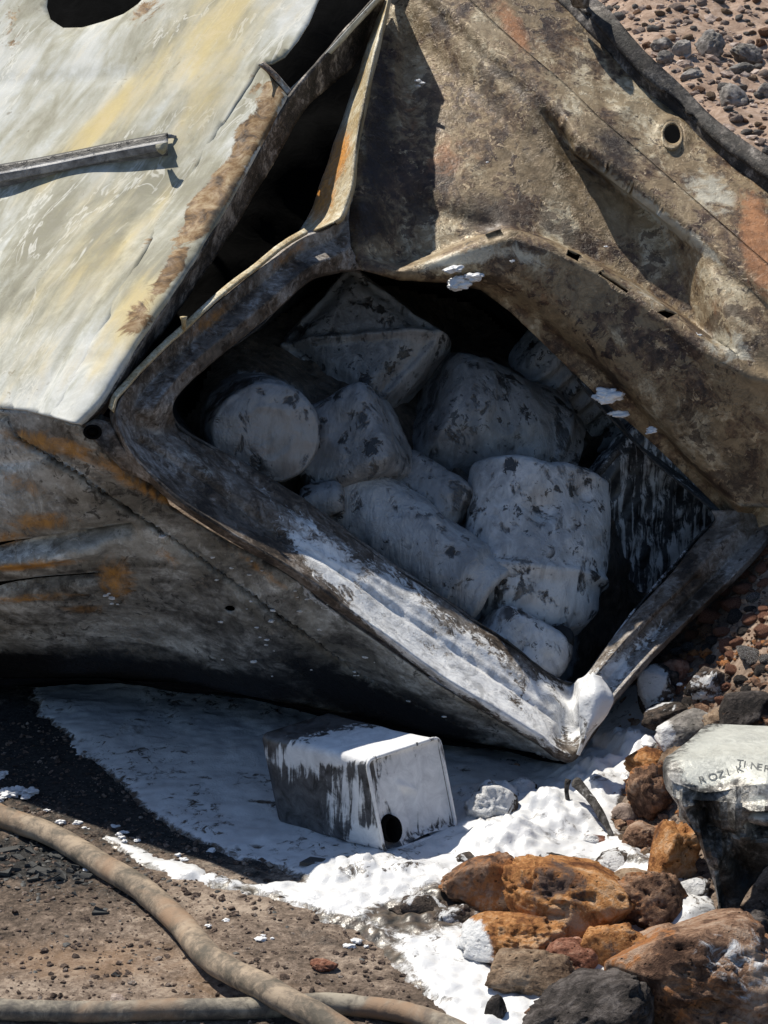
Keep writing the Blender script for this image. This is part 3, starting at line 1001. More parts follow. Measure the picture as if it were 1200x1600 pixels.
# tub behind the opening
lip = [(565, 424), (620, 434), (700, 440), (752, 452), (800, 490), (840, 530), (930, 626), (1020, 712), (1112, 798)]
loop = [r[3] for r in RIM] + lip[::-1][1:-1]
cx, cy = np.mean([p[0] for p in loop]), np.mean([p[1] for p in loop])
stn = []
for (x, y) in loop:
    yo = float(OPEN(x, y)[0])
    stn.append([(x, y, yo + .10), (x + (cx - x) * -.03, y + (cy - y) * -.03, yo + .2), (x + (cx - x) * .02, y + (cy - y) * .02 - 10, yo + .45), (x + (cx - x) * .3, y + (cy - y) * .3 - 20, yo + .72), (cx, cy - 30, float(OPEN(cx, cy)[0]) + .78)])
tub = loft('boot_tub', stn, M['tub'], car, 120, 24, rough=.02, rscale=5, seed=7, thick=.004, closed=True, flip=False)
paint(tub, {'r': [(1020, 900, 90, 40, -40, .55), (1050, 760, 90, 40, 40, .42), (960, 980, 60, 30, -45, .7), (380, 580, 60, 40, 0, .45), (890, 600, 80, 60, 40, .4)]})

# upper body skin with its ribs above the opening
LIDC = [(560, 418, 4.50), (600, 0, 5.10), (760, -40, 5.16), (640, 430, 4.47), (795, 372, 4.49), (1130, 555, 4.36), (1240, 560, 4.34), (1240, 330, 4.62), (880, 0, 5.12), (1060, 190, 4.86), (1240, 800, 4.32), (1112, 798, 4.385), (930, 622, 4.43), (752, 450, 4.47), (560, 200, 4.80), (1195, 855, 4.335), (1150, 830, 4.355)]
LID = TPS(LIDC)
ridge = [(640, -20), (660, 0), (740, 68), (815, 135), (868, 186), (900, 236), (1025, 328), (1145, 432), (1240, 512)]
ridge2 = [(690, -25), (740, 20), (810, 85), (880, 145), (930, 195), (1040, 290), (1150, 385), (1240, 462)]
crest = [(560, 408), (622, 424), (680, 408), (740, 388), (795, 371), (860, 392), (920, 420), (980, 455), (1040, 495), (1110, 545), (1170, 580), (1245, 600)]
inner = [(560, 412), (640, 426), (742, 430), (805, 448), (850, 476), (900, 522), (950, 567), (1025, 651), (1090, 725), (1150, 790)]


def signed(q, pl):
    """Distance from a left-to-right line, positive below it in the photo."""
    pl = np.array(pl, float)
    d, _ = seg_dist(q, pl)
    yi = np.interp(q[:, 0], pl[:, 0], pl[:, 1])
    return d * np.sign(q[:, 1] - yi)


def lid_d(q):
    """The pressed pan between rib and rim lies well behind them."""
    x, y = q.T
    s1, sc = signed(q, ridge), signed(q, crest)
    soft = 1 - sstep(820, 900, x)
    a_ = sstep(-1, 10, s1) * (1 - soft) + sstep(-1, 70, s1) * soft
    b_ = sstep(0, -16, sc)
    return .11 * a_ * b_ * sstep(556, 640, x) * sstep(1135, 1070, x - (y - 470) * .35) * (.62 + .38 * sstep(-220, -40, sc))


def lid_h(q):
    h = np.zeros(len(q))
    s1 = signed(q, ridge)
    s2 = signed(q, ridge2)
    sc = signed(q, crest)
    si = signed(q, inner)
    x, y = q.T
    # rib between the two lines stands proud; the pocket below it is sunk
    pk = sstep(-1, 9, s1) * sstep(2, -7, sc) * sstep(600, 700, x) * sstep(1118, 1092, x - (y - 470) * .35)
    dip = sstep(-40, -10, s1) * sstep(-5, -25, s1)
    rib = sstep(2, -4, s1) * sstep(-4, 4, s2 + 4)
    h += .022 * rib
    h += .016 * np.exp(-(np.abs(sc) / 12) ** 1.4) * sstep(640, 760, x)
    # band between crest and inner lip bulges, then the lip turns in
    bd = sstep(-6, 12, sc) * sstep(6, -12, si)
    h += .018 * bd * sstep(640, 800, x)
    h -= .06 * sstep(-1, 30, si) * sstep(560, 640, x)
    # lower groove through the band
    d, _ = seg_dist(q, [(800, 430), (850, 462), (880, 500)])
    h -= .008 * np.exp(-(d / 7) ** 2)
    d, _ = seg_dist(q, [(1040, 520), (1090, 570), (1120, 620)])
    h -= .006 * np.exp(-(d / 6) ** 2)
    # creases in the upper panel
    for pl, w, a in (([(550, 225), (600, 270), (670, 325)], 5, .006), ([(640, 300), (680, 330), (760, 350)], 12, -.01), ([(620, 20), (612, 150), (640, 300)], 10, .008), ([(560, 330), (640, 400)], 7, .006)):
        d, _ = seg_dist(q, pl)
        h += a * np.exp(-(d / w) ** 2)
    d = np.hypot(x - 1050, y - 212)
    h += .008 * np.exp(-((d - 20) / 9) ** 2)
    d = np.hypot(x - 970, y - 175)
    h += .006 * np.exp(-(d / 14) ** 2)
    return h


lid_out = [(548, 292), (553, 240), (560, 195), (572, 140), (584, 80), (597, 10), (606, -50), (850, -50), (868, -6), (930, 57), (1000, 132), (1060, 182), (1130, 244), (1260, 345), (1260, 905), (1215, 866), (1185, 850), (1150, 832), (1112, 801), (1020, 712), (930, 626), (840, 530), (800, 490), (752, 452), (700, 440), (620, 434), (565, 422), (548, 390), (535, 345)]
slots = [[(881, 398), (901, 407), (899, 414), (880, 404)], [(933, 428), (981, 460), (979, 464), (931, 433)], [(1030, 488), (1047, 498), (1045, 503), (1028, 493)]]
drain = [(1050 + 13 * math.cos(a), 212 + 17 * math.sin(a)) for a in np.linspace(0, 2 * math.pi, 20, endpoint=False)]
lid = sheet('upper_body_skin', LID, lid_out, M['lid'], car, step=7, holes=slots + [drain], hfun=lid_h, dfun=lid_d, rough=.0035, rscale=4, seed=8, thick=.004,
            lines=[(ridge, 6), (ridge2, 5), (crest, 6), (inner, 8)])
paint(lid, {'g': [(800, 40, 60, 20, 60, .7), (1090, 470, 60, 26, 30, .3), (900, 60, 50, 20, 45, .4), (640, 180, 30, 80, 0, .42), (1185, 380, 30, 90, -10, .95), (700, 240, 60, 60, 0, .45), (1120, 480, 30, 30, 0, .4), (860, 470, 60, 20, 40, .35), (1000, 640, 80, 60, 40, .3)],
            'a': [(740, 400, 110, 16, -12, .72), (820, 400, 60, 18, 25, .6), (1020, 470, 90, 16, 34, .5), (1010, 318, 190, 13, 38.5, .85), (1110, 300, 60, 40, 30, .62), (840, 70, 60, 30, 50, .42), (1140, 540, 60, 40, 30, .6), (900, 90, 70, 40, 40, .35), (1090, 430, 60, 30, 30, .4)],  # pale bands along the rib and crest, pale patches elsewhere
            'b': [(740, 150, 120, 90, 45, .34), (650, 320, 90, 50, 0, .45), (850, 300, 90, 40, 40, .42), (590, 230, 30, 200, 5, .75), (570, 340, 60, 60, 0, .8), (690, 190, 50, 35, 20, .5), (760, 330, 90, 40, 10, .62), (960, 230, 60, 36, 45, .72), (790, 120, 140, 16, 42, .55), (930, 270, 70, 14, 40, .6), (1080, 660, 130, 50, 45, .5), (1000, 590, 30, 12, 40, .4), (900, 560, 100, 18, 42, .5), (1160, 740, 90, 70, 40, .5), (960, 510, 60, 14, 45, .45), (760, 470, 80, 14, 30, .6)]})  # burnt patches; left strip, pan and lower right also have shade painted in
BACKING = TPS([(a_, b_, c_ + .30) for (a_, b_, c_) in LIDC])
sheet('dark_backing', BACKING, [(620, 20), (700, -40), (850, -40), (1000, 150), (1250, 360), (1250, 760), (1120, 770), (940, 600), (820, 470), (700, 420), (600, 410), (570, 330)], M['soot'], car, step=40, rough=.01, thick=.003)  # black sheet added so the slots and drain hole read dark
# collar round the drain hole
a = np.linspace(0, 2 * math.pi, 28, endpoint=False)
rings = []
yo = float(LID(1050, 212)[0])
for r, dy in ((1.0, .06), (1.0, -.012), (1.18, -.020), (1.38, -.012), (1.5, .004)):
    rings.append(P(1050 + 13 * r * np.cos(a), 212 + 17 * r * np.sin(a), LID(1050 + 13 * r * np.cos(a), 212 + 17 * r * np.sin(a)) + dy))
o = add_obj('drain_collar', new_mesh('drain_collar', np.array(rings).reshape(-1, 3), grid_faces(5, 28, False, True), M['lid']), car)
paint(o, {'a': [(1050, 212, 20, 24, 0, .5)]})

# dark turned-up edge beyond it
inn = [(850, -40), (868, -6), (930, 57), (1000, 132), (1060, 182), (1130, 244), (1260, 345)]
out = [(905, -40), (925, -2), (950, 14), (1008, 82), (1075, 145), (1140, 205), (1275, 292)]
st = []
for i_, o_ in zip(inn, out):
    y = float(LID(*i_)[0])
    st.append([(i_[0] - 2, i_[1] + 2, y + .004), ((i_[0] * .62 + o_[0] * .38), (i_[1] * .62 + o_[1] * .38), y - .002), ((i_[0] * .58 + o_[0] * .42), (i_[1] * .58 + o_[1] * .42), y - .010), (*o_, y + .012)])
o = loft('turned_edge', st, M['flange'], car, 100, 14, rough=.005, rscale=14, seed=11, thick=.005)
paint(o, {'g': [(960, 40, 200, 10, 45, .2)], 'b': [(1050, 140, 300, 40, 42, .6)]})  # darkened all along, shade of the side facing away from the sun
loft('bent_bracket', [[(885, -30, 5.02), (905, -32, 5.0), (922, -34, 5.05)], [(888, -5, 5.03), (908, -2, 5.01), (920, 0, 5.06)], [(896, 10, 5.06), (912, 14, 5.04), (920, 12, 5.08)]], M['rim'], car, 14, 8, rough=.006, rscale=20, thick=.006)
for k, (p0, p1) in enumerate((((884, -14), (884, 10)), ((945, 46), (951, 78)))):
    q0, q1 = P(*p0, 4.98 - .06 * k), P(*p1, 4.985 - .05 * k)

# orange flange standing up along the left of that skin
st = []
for (l, r, yl) in (((607, -30), (610, -28), 5.06), ((596, 8), (604, 12), 5.0), ((572, 75), (586, 82), 4.88), ((548, 150), (570, 155), 4.78), ((525, 215), (558, 220), 4.69), ((502, 280), (550, 290), 4.60), ((484, 330), (535, 335), 4.55), ((462, 372), (522, 346), 4.50)):
    yl -= .03
    st.append([(*l, yl + .10), (l[0] * .6 + r[0] * .4, l[1] * .6 + r[1] * .4, yl + .05), (l[0] * .15 + r[0] * .85, l[1] * .15 + r[1] * .85, yl - .015), (*r, yl - .03), (r[0] + 3, r[1] + 3, yl + .02), (r[0] + 5, r[1] + 6, yl + .11)])
o = loft('torn_flange', st, M['orange'], car, 70, 18, rough=.004, rscale=12, seed=12, thick=.003)
paint(o, {'g': [(520, 250, 26, 60, 20, .85), (500, 310, 26, 50, 20, .8), (560, 120, 20, 60, 15, .4)], 'b': [(562, 200, 5, 120, 10, .6)]})

# lower outer skin below the opening
UNDC = [(-900, 700, 5.0), (-900, 1040, 5.3), (-200, 660, 4.28), (-200, 900, 4.36), (0, 645, 4.065), (128, 665, 3.96), (250, 780, 4.02), (480, 925, 4.035), (680, 1080, 4.02), (860, 1180, 4.02), (0, 860, 4.10), (200, 900, 4.10), (430, 1000, 4.07), (0, 1000, 4.26), (280, 1050, 4.26), (500, 1095, 4.20), (760, 1160, 4.10), (0, 1060, 4.42)]
UND = TPS(UNDC)
seam = [(-20, 650), (5, 655), (12, 680), (32, 692), (80, 722), (112, 742), (190, 795), (270, 850), (350, 908), (430, 965), (500, 1016), (560, 1060), (640, 1105)]


def und_h(q):
    h = np.zeros(len(q))
    x, y = q.T
    d, _ = seg_dist(q, seam)
    h -= .024 * np.exp(-(d / 3.4) ** 2)
    ss = signed(q, [(0, 655), (32, 692), (112, 742), (270, 850), (430, 965), (560, 1060), (700, 1130), (860, 1190)])
    h -= .012 * sstep(-3, 3, ss)
    for pl, w, a in (([(-300, 880), (-60, 868), (60, 858), (140, 846), (200, 836)], 8, -.030), ([(-300, 905), (-60, 888), (60, 878), (150, 862)], 8, .018), ([(-300, 940), (-60, 932), (60, 922), (150, 915)], 8, -.028), ([(-60, 1010), (100, 985), (260, 975), (360, 935)], 5, -.004),
                     ([(-300, 735), (-40, 730), (60, 722)], 5, -.006), ([(-300, 705), (-40, 690), (30, 695)], 5, .004), ([(235, 775), (275, 790)], 10, -.008)):
        d, _ = seg_dist(q, pl)
        h += a * np.exp(-(d / w) ** 2)
    d = np.hypot(x - 258, (y - 782) * 1.3)
    h += .006 * np.exp(-((d - 14) / 5) ** 2)
    d = np.hypot(x - 353, (y - 960) * 1.6)
    h -= .006 * np.exp(-(d / 18) ** 2)
    # corner bracket sinks in under the frame
    m = inside(q, [(126, 664), (170, 640), (215, 735), (255, 780), (200, 745)])
    h -= .05 * m
    d, _ = seg_dist(q, [(130, 668), (250, 770), (320, 818), (480, 930)])
    h -= .01 * np.exp(-(d / 7) ** 2)
    return h


und_out = [(-900, 662), (-100, 642), (0, 640), (60, 642), (126, 666), (172, 690), (215, 742), (270, 795), (360, 852), (450, 905), (530, 962), (600, 1010), (680, 1068), (760, 1118), (830, 1160), (880, 1190), (840, 1185), (760, 1172), (690, 1160), (560, 1128), (430, 1105), (280, 1075), (100, 1068), (0, 1068), (-900, 1075)]
sl = crom(seam[1:-1], 60)
sn = np.gradient(sl, axis=0)
sn = np.stack([-sn[:, 1], sn[:, 0]], 1) / np.linalg.norm(sn, axis=1, keepdims=True)
sw = (1.1 + 1.0 * np.sin(np.linspace(0, math.pi, 60)) + .5 * np.sin(np.linspace(0, 40, 60)))[:, None]
seam_slot = np.vstack([sl + sn * sw, (sl - sn * sw)[::-1]])
vent = [(353 + 8 * math.cos(a), 960 + 4.5 * math.sin(a)) for a in np.linspace(0, 2 * math.pi, 12, endpoint=False)]
und = sheet('lower_skin', UND, und_out, M['under'], car, step=7.5, holes=[vent, seam_slot], hfun=und_h, rough=.0035, rscale=5, seed=13, thick=.004,
            lines=[([(-60, 868), (60, 858), (140, 846), (200, 836)], 6), ([(-60, 932), (60, 922), (150, 915)], 6)])
paint(und, {'g': [(30, 885, 120, 9, -4, .7), (40, 935, 120, 8, -4, .6), (230, 760, 130, 14, 33, .62), (420, 900, 100, 12, 37, .5), (110, 700, 60, 20, 25, .6), (60, 690, 80, 22, 15, .6), (200, 745, 100, 18, 30, .62), (60, 815, 70, 20, 0, .62), (180, 905, 40, 50, 0, .6), (40, 760, 60, 20, 20, .5), (260, 870, 50, 20, 30, .45), (330, 815, 110, 12, 36, .6), (130, 950, 60, 16, 0, .5), (10, 840, 40, 20, 0, .6)],
            'b': [(200, 1060, 400, 45, 5, 1.0), (600, 1110, 260, 45, 25, .95), (-100, 1050, 300, 50, 0, 1.0), (420, 1040, 130, 40, 20, .62), (230, 730, 60, 20, 40, .5)],  # darker along the bottom edge
            'a': [(80, 960, 140, 26, 0, .45), (330, 870, 120, 14, 36, .42), (250, 1000, 120, 14, 10, .42), (60, 890, 100, 10, 0, .42)],
            'r': [(480, 925, 30, 9, 38, .7), (510, 950, 34, 8, 38, .65)]})
sheet('lower_dark_backing', TPS([(a_, b_, c_ + .05) for (a_, b_, c_) in UNDC]), [(-300, 670), (0, 665), (110, 680), (250, 800), (500, 980), (760, 1140), (600, 1115), (280, 1060), (-300, 1050)], M['soot'], car, step=40, thick=.003)  # black sheet added behind the seam slot and vent to keep them dark
# underside and hidden floor, so that the body is closed below and behind
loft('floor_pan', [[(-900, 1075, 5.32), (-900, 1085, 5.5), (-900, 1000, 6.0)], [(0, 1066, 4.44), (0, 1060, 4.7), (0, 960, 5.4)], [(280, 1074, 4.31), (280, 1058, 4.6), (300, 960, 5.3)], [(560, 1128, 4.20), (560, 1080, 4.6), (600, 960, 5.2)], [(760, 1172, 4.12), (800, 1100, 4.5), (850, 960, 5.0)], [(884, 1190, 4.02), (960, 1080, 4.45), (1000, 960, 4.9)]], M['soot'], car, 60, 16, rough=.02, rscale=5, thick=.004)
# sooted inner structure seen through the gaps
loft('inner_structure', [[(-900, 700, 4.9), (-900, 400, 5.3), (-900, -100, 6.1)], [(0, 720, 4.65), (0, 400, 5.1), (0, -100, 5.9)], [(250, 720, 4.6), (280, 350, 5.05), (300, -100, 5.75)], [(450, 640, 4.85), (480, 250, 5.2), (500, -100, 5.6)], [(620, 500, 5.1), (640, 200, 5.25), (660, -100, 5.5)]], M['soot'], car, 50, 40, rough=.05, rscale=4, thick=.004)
# bolt standing on the frame edge and the bracket hole beside the corner
q = P(287, 500, float(OPEN(287, 505)[0]) - .03)
tube('bolt', [q + np.array([0, 0, -.02]), q, q + np.array([0, 0, .006])], [.004, .005, .007], M['orange'], car, 8)
a = np.linspace(0, 2 * math.pi, 16, endpoint=False)
yb = float(UND(146, 675)[0]) - .01
ring = [P(146 + r * np.cos(a), 676 + r * .8 * np.sin(a), yb + d + 0 * a) for r, d in ((9, -.002), (12, -.006), (15, 0))]
st = [[(132, 662, yb + .012), (150, 655, yb + .02), (172, 660, yb + .02)], [(150, 690, yb - .004), (175, 700, yb + .006), (195, 705, yb + .0)], [(190, 735, yb + .02), (215, 745, yb + .015), (235, 757, yb + .01)]]
o = loft('corner_bracket', st, M['rim'], car, 20, 12, rough=.004, rscale=20, thick=.004)
paint(o, {'b': [(160, 700, 60, 60, 0, .55)]})
add_obj('bracket_hole', new_mesh('bracket_hole', np.array(ring).reshape(-1, 3) + np.array([0, -.012, .004]), grid_faces(3, 16, False, True) + [tuple(range(16))], M['soot']), car)

# ------------------------------------------------------------------ cans and bags in the boot
def frame_axes(roll, yaw=0.0, pitch=0.0):
    r, yw, pt = map(math.radians, (roll, yaw, pitch))
    ax = RGT * math.cos(r) - UPV * math.sin(r)
    ay = RGT * math.sin(r) + UPV * math.cos(r)
    az = -FWD
    ax, az = ax * math.cos(yw) + az * math.sin(yw), az * math.cos(yw) - ax * math.sin(yw)
    ay, az = ay * math.cos(pt) + az * math.sin(pt), az * math.cos(pt) - ay * math.sin(pt)
    return ax, ay, az


def blob(name, px, py, yoff, hw, hh, hd, roll, yaw, pitch, shape, p, mat, label, cat, group=None, rough=.012, rs=9, seed=0, mod=None, base=CS50, ycenter=None, parent=None):
    Y = ycenter if ycenter else float(OPEN(px, py)[0]) + yoff
    c = P(px, py, Y)
    s = (c - CAMV) @ FWD / FPX
    V, F = base
    if shape == 'box':
        nrm = (np.abs(V) ** p).sum(1) ** (1 / p)
    elif shape == 'cylx':
        nrm = (np.abs(V[:, 0]) ** p + np.hypot(V[:, 1], V[:, 2]) ** p) ** (1 / p)
    elif shape == 'cylz':
        nrm = (np.abs(V[:, 2]) ** p + np.hypot(V[:, 0], V[:, 1]) ** p) ** (1 / p)
    else:
        nrm = (np.abs(V[:, 1]) ** p + np.hypot(V[:, 0], V[:, 2]) ** p) ** (1 / p)
    L = V / nrm[:, None]
    if mod is not None:
        L = mod(L)
    ax, ay, az = frame_axes(roll, yaw, pitch)
    if base is CS50:
        hw, hh = hw * 1.1, hh * 1.1
    D = L[:, :1] * hw * s * ax + L[:, 1:2] * hh * s * ay + L[:, 2:] * hd * az
    dirn = D / (np.linalg.norm(D, axis=1, keepdims=True) + 1e-9)
    D = D + dirn * (rough * .9 * fbm(D + c, rs, 5, .5, seed) + .003 * np.clip(.6 - cells(D + c, 30, seed), -.3, 1) + .0025 * ridged(D + c, 16, 2, seed))[:, None]
    me = new_mesh(name, D, F, mat)
    o = bpy.data.objects.new(name, me)
    COL.objects.link(o)
    o.location = c
    return tag(o, label, cat, group)


def taper(k):
    def f(L):
        L = L.copy()
        s = 1 + k * L[:, 1:2]
        L[:, :1] *= s
        L[:, 2:] *= s
        return L
    return f


def pinch(L):
    L = L.copy()
    c = np.maximum(np.abs(L[:, 0]), np.abs(L[:, 1]))
    L[:, 2] *= 1.0 - .45 * sstep(.55, 1.0, c)
    L[:, 0] *= 1 + .10 * np.abs(L[:, 1]) ** 3
    L[:, 1] *= 1 + .10 * np.abs(L[:, 0]) ** 3
    return L


def grooves(n, amp):
    def f(L):
        L = L.copy()
        g = 1 + amp * np.sin(L[:, 0] * n)
        L[:, 1] *= g
        L[:, 2] *= g
        return L
    return f


GRP = None


def chime(L):
    L = L.copy()
    r = np.hypot(L[:, 0], L[:, 1])
    L[:, 2] += np.where(L[:, 2] > 0,   .05 * np.exp(-((r - .93) / .05) ** 2) - .03 * sstep(.95, .7, r) + .015 * np.exp(-((r - .5) / .06) ** 2), 0)
    return L


def crimps(L):
    L = L.copy()
    x = L[:, 0]
    g = 1 + .05 * np.exp(-((np.abs(x) - .93) / .03) ** 2) + .04 * np.exp(-((x - .62) / .05) ** 2) + .03 * np.exp(-((x + .55) / .05) ** 2) + .02 * np.sin(x * 9 + L[:, 1] * 4) - .05 * sstep(.64, .75, x)
    L[:, 1] *= g
    L[:, 2] *= g
    L[:, 0] -= np.where(x > .9, .12 * sstep(.85, .3, np.hypot(L[:, 1], L[:, 2])), 0)
    return L


def fold(L):
    L = L.copy()
    y = L[:, 1].copy()
    s_ = 1 - .10 * sstep(-.3, -.55, y) + .08 * np.exp(-((y + .36) / .05) ** 2) - .16 * sstep(-.6, -1.0, y) + .05 * np.exp(-((y - .9) / .06) ** 2)
    L[:, 0] *= s_
    L[:, 2] *= s_
    d = np.hypot(L[:, 0] + .15, y - .35)
    L[:, 2] -= np.where(L[:, 2] > 0, .25 * np.exp(-(d / .22) ** 2), 0)
    d = np.hypot(L[:, 0] - .45, y - .62)
    L[:, 2] -= np.where(L[:, 2] > 0, .2 * np.exp(-(d / .16) ** 2), 0)
    return L


def ridge_edge(L):
    L = pinch(L)
    e = np.exp(-((np.maximum(np.abs(L[:, 0]), np.abs(L[:, 1])) - .9) / .07) ** 2)
    L[:, 2] += .18 * e * np.sign(L[:, 2])
    d = np.abs(L[:, 0] * .7 - L[:, 1] * .7)
    L[:, 2] += np.where(L[:, 2] > 0, .12 * np.exp(-(d / .06) ** 2), 0)
    return L


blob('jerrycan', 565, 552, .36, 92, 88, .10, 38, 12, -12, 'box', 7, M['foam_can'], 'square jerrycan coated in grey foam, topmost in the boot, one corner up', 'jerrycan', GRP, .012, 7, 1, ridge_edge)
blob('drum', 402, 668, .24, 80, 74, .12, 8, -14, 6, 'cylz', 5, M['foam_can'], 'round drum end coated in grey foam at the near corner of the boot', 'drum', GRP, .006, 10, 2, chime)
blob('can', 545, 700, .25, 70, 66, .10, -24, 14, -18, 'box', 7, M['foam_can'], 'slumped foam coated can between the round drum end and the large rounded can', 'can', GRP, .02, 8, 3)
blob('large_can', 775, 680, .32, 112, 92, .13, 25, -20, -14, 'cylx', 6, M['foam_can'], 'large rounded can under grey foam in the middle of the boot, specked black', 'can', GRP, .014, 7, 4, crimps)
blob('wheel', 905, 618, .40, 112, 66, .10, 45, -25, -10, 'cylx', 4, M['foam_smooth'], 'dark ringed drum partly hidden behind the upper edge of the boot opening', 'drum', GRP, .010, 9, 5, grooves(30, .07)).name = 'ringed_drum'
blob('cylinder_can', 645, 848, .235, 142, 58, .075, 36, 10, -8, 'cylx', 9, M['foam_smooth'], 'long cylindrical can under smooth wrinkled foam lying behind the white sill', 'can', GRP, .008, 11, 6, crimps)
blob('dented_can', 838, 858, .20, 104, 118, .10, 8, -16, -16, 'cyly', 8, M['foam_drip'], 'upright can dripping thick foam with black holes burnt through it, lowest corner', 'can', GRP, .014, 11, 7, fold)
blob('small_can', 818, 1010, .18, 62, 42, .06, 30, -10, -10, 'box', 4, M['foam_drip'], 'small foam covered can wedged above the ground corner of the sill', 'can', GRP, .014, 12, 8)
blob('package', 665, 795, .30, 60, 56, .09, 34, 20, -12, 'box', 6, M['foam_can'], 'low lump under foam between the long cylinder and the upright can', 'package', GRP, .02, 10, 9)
blob('bottle', 505, 782, .22, 34, 26, .04, -10, 0, 0, 'cylx', 5, M['foam_can'], 'small black and white bottle end above the start of the foam on the sill', 'bottle', GRP, .006, 16, 10, base=CS12)
blob('crate_board', 1000, 800, .34, 96, 118, .04, 42, -22, -8, 'box', 8, M['tin'], 'blackened ribbed board streaked with foam along the far wall of the boot', 'board', GRP, .02, 9, 11, grooves(22, .05)).data.color_attributes['stain'].data.foreach_set('color', np.tile((.47, 0, 0, 0), len(CS50[0])))
o = tube('stick', [P(965 - 42 * t, 705 + 48 * t, 4.58 - .04 * t) for t in np.linspace(0, 1, 10)], .0075, M['stick'], None, 8, 1.0, .2)
tag(o, 'pale thin stick leaning inside the boot above the upright can', 'stick')
tag(blob('cap', 880, 1000, .14, 18, 14, .02, 40, 30, -30, 'cylz', 6, M['black'], 'black cap lying at the lowest corner inside the boot', 'cap', None, .001, 20, 12, base=CS12), None)

# foam draped over and between them
CANS = [(565, 552, .36, 90, .10), (402, 668, .24, 78, .12), (545, 700, .25, 70, .10), (775, 680, .32, 100, .13), (905, 618, .40, 90, .10), (610, 825, .26, 58, .075), (690, 880, .27, 56, .07), (838, 858, .20, 95, .10), (818, 1012, .15, 48, .06), (665, 795, .30, 55, .09)]
gx2, gy2 = np.meshgrid(np.arange(240, 1160, 6.0), np.arange(400, 1110, 6.0))
q = np.stack([gx2.ravel(), gy2.ravel()], 1)
yo = OPEN(q[:, 0], q[:, 1])
depth = np.full(len(q), .52) - .16 * sstep(700, 1000, q[:, 1])
k = .035
acc = np.exp(-depth / k)
wob = fbm(np.c_[q / 400.0, 0 * q[:, :1]], 6, 4, .55, 21)
for (x0, y0_, off, r, hd) in CANS:
    dd = np.hypot(q[:, 0] - x0, q[:, 1] - y0_) * (1 + .12 * wob)
    f = off - hd * .38 + np.clip(dd - r * .84, 0, None) * .0026
    acc += np.exp(-f / k)
dep = -k * np.log(acc) + .018
V = P(q[:, 0], q[:, 1], yo + dep)
ang = np.arctan2(q[:, 1] - 800, q[:, 0] - 700)
V = V - (FWD * 1.0)[None] * (.012 * fbm(V, 14, 4, .55, 22) + .010 * ridged(V * np.array([1, 1, 1.6]), 8, 3, 23))[:, None]
keep = inside(q, [(255, 665), (300, 640), (330, 560), (420, 500), (530, 430), (740, 470), (830, 545), (920, 640), (1010, 730), (1125, 825), (1035, 930), (950, 1010), (895, 1095), (840, 1075), (740, 1015), (590, 910), (440, 800)])
idn = np.arange(len(q)).reshape(gx2.shape)
fq = np.stack([idn[:-1, :-1].ravel(), idn[1:, :-1].ravel(), idn[1:, 1:].ravel(), idn[:-1, 1:].ravel()], 1)
fq = fq[keep[fq].all(1)]
us = np.unique(fq)
mp = np.zeros(len(q), int)
mp[us] = np.arange(len(us))
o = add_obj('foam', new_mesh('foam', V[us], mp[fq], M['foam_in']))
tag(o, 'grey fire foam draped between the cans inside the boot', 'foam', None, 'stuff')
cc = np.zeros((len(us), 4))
cc[:, 2] = np.clip(sstep(.21, .32, dep[us]) * 1.1 + .25 * wob[us], 0, 1)       # darker with depth: shade between the cans painted in where foam thins
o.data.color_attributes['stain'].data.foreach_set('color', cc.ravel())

# ------------------------------------------------------------------ foam on the ground
FO = [(40, 1066), (62, 1115), (130, 1178), (205, 1243), (270, 1298), (345, 1335), (440, 1362), (470, 1380), (400, 1378), (330, 1364), (285, 1350), (240, 1338), (200, 1322), (168, 1306), (160, 1314), (215, 1346), (280, 1376), (350, 1392), (430, 1405), (500, 1440), (560, 1462), (605, 1500), (650, 1545), (700, 1590), (740, 1650), (1000, 1650), (1010, 1470), (1090, 1480), (1130, 1430), (1075, 1370), (1000, 1330), (965, 1290), (985, 1235), (1000, 1195), (1030, 1165), (1060, 1120), (1010, 1060), (700, 1060), (430, 1040), (150, 1045)]
FW = np.array([hit(*p)[:2] for p in FO])
fx, fy = np.meshgrid(np.arange(-.85, .66, .0055), np.arange(3.02, 4.75, .0055))
fp = np.stack([fx.ravel(), fy.ravel()], 1)
z0 = gz_full(fp[:, 0], fp[:, 1])
p3 = np.c_[fp, z0]
sd, _ = seg_dist(fp, FW, True)
sd = np.where(inside(fp, FW), sd, -sd) + .022 * fbm(p3, 9, 4, .6, 31) + .012 * fbm(p3, 40, 3, .6, 32)
fpx, fpy = pix(p3)
fq2 = np.stack([fpx, fpy], 1)
lump = np.zeros(len(fp))
for (x0, y0_, r, a_) in ((770, 1265, 45, 1), (860, 1290, 70, 1.0), (930, 1230, 70, 1.0), (800, 1320, 80, .8), (560, 1370, 40, .7), (620, 1375, 60, .45), (980, 1180, 40, .9), (1090, 1440, 40, .8), (700, 1390, 60, .5), (1000, 1350, 40, .6)):
    lump = np.maximum(lump, a_ * np.exp(-(((fpx - x0) / r) ** 2 + ((fpy - y0_) / (r * .55)) ** 2)))
th = .009 * (1 - np.exp(-np.clip(sd, 0, None) / .018)) + .004 * fbm(p3, 12, 3, .5, 33)
th = th + lump * (.030 + .045 * fbm(p3, 13, 5, .6, 37) + .026 * np.clip(.75 - cells(p3 + .02 * fbm(p3, 9, 2)[:, None], 24, 3), 0, 1) + .020 * np.clip(.7 - cells(p3, 44, 4), 0, 1))
lit = sstep(1340, 1380, fpy)
th = th + sstep(0, .03, sd) * lit * .014 * np.clip(.75 - cells(p3, 30, 5), 0, 1)
th = np.where(sd > 0, th, -.02)
th = th + sstep(0, .03, sd) * (lit * .5 + lump) * .010 * np.clip(.75 - cells(p3, 62, 6), 0, 1)
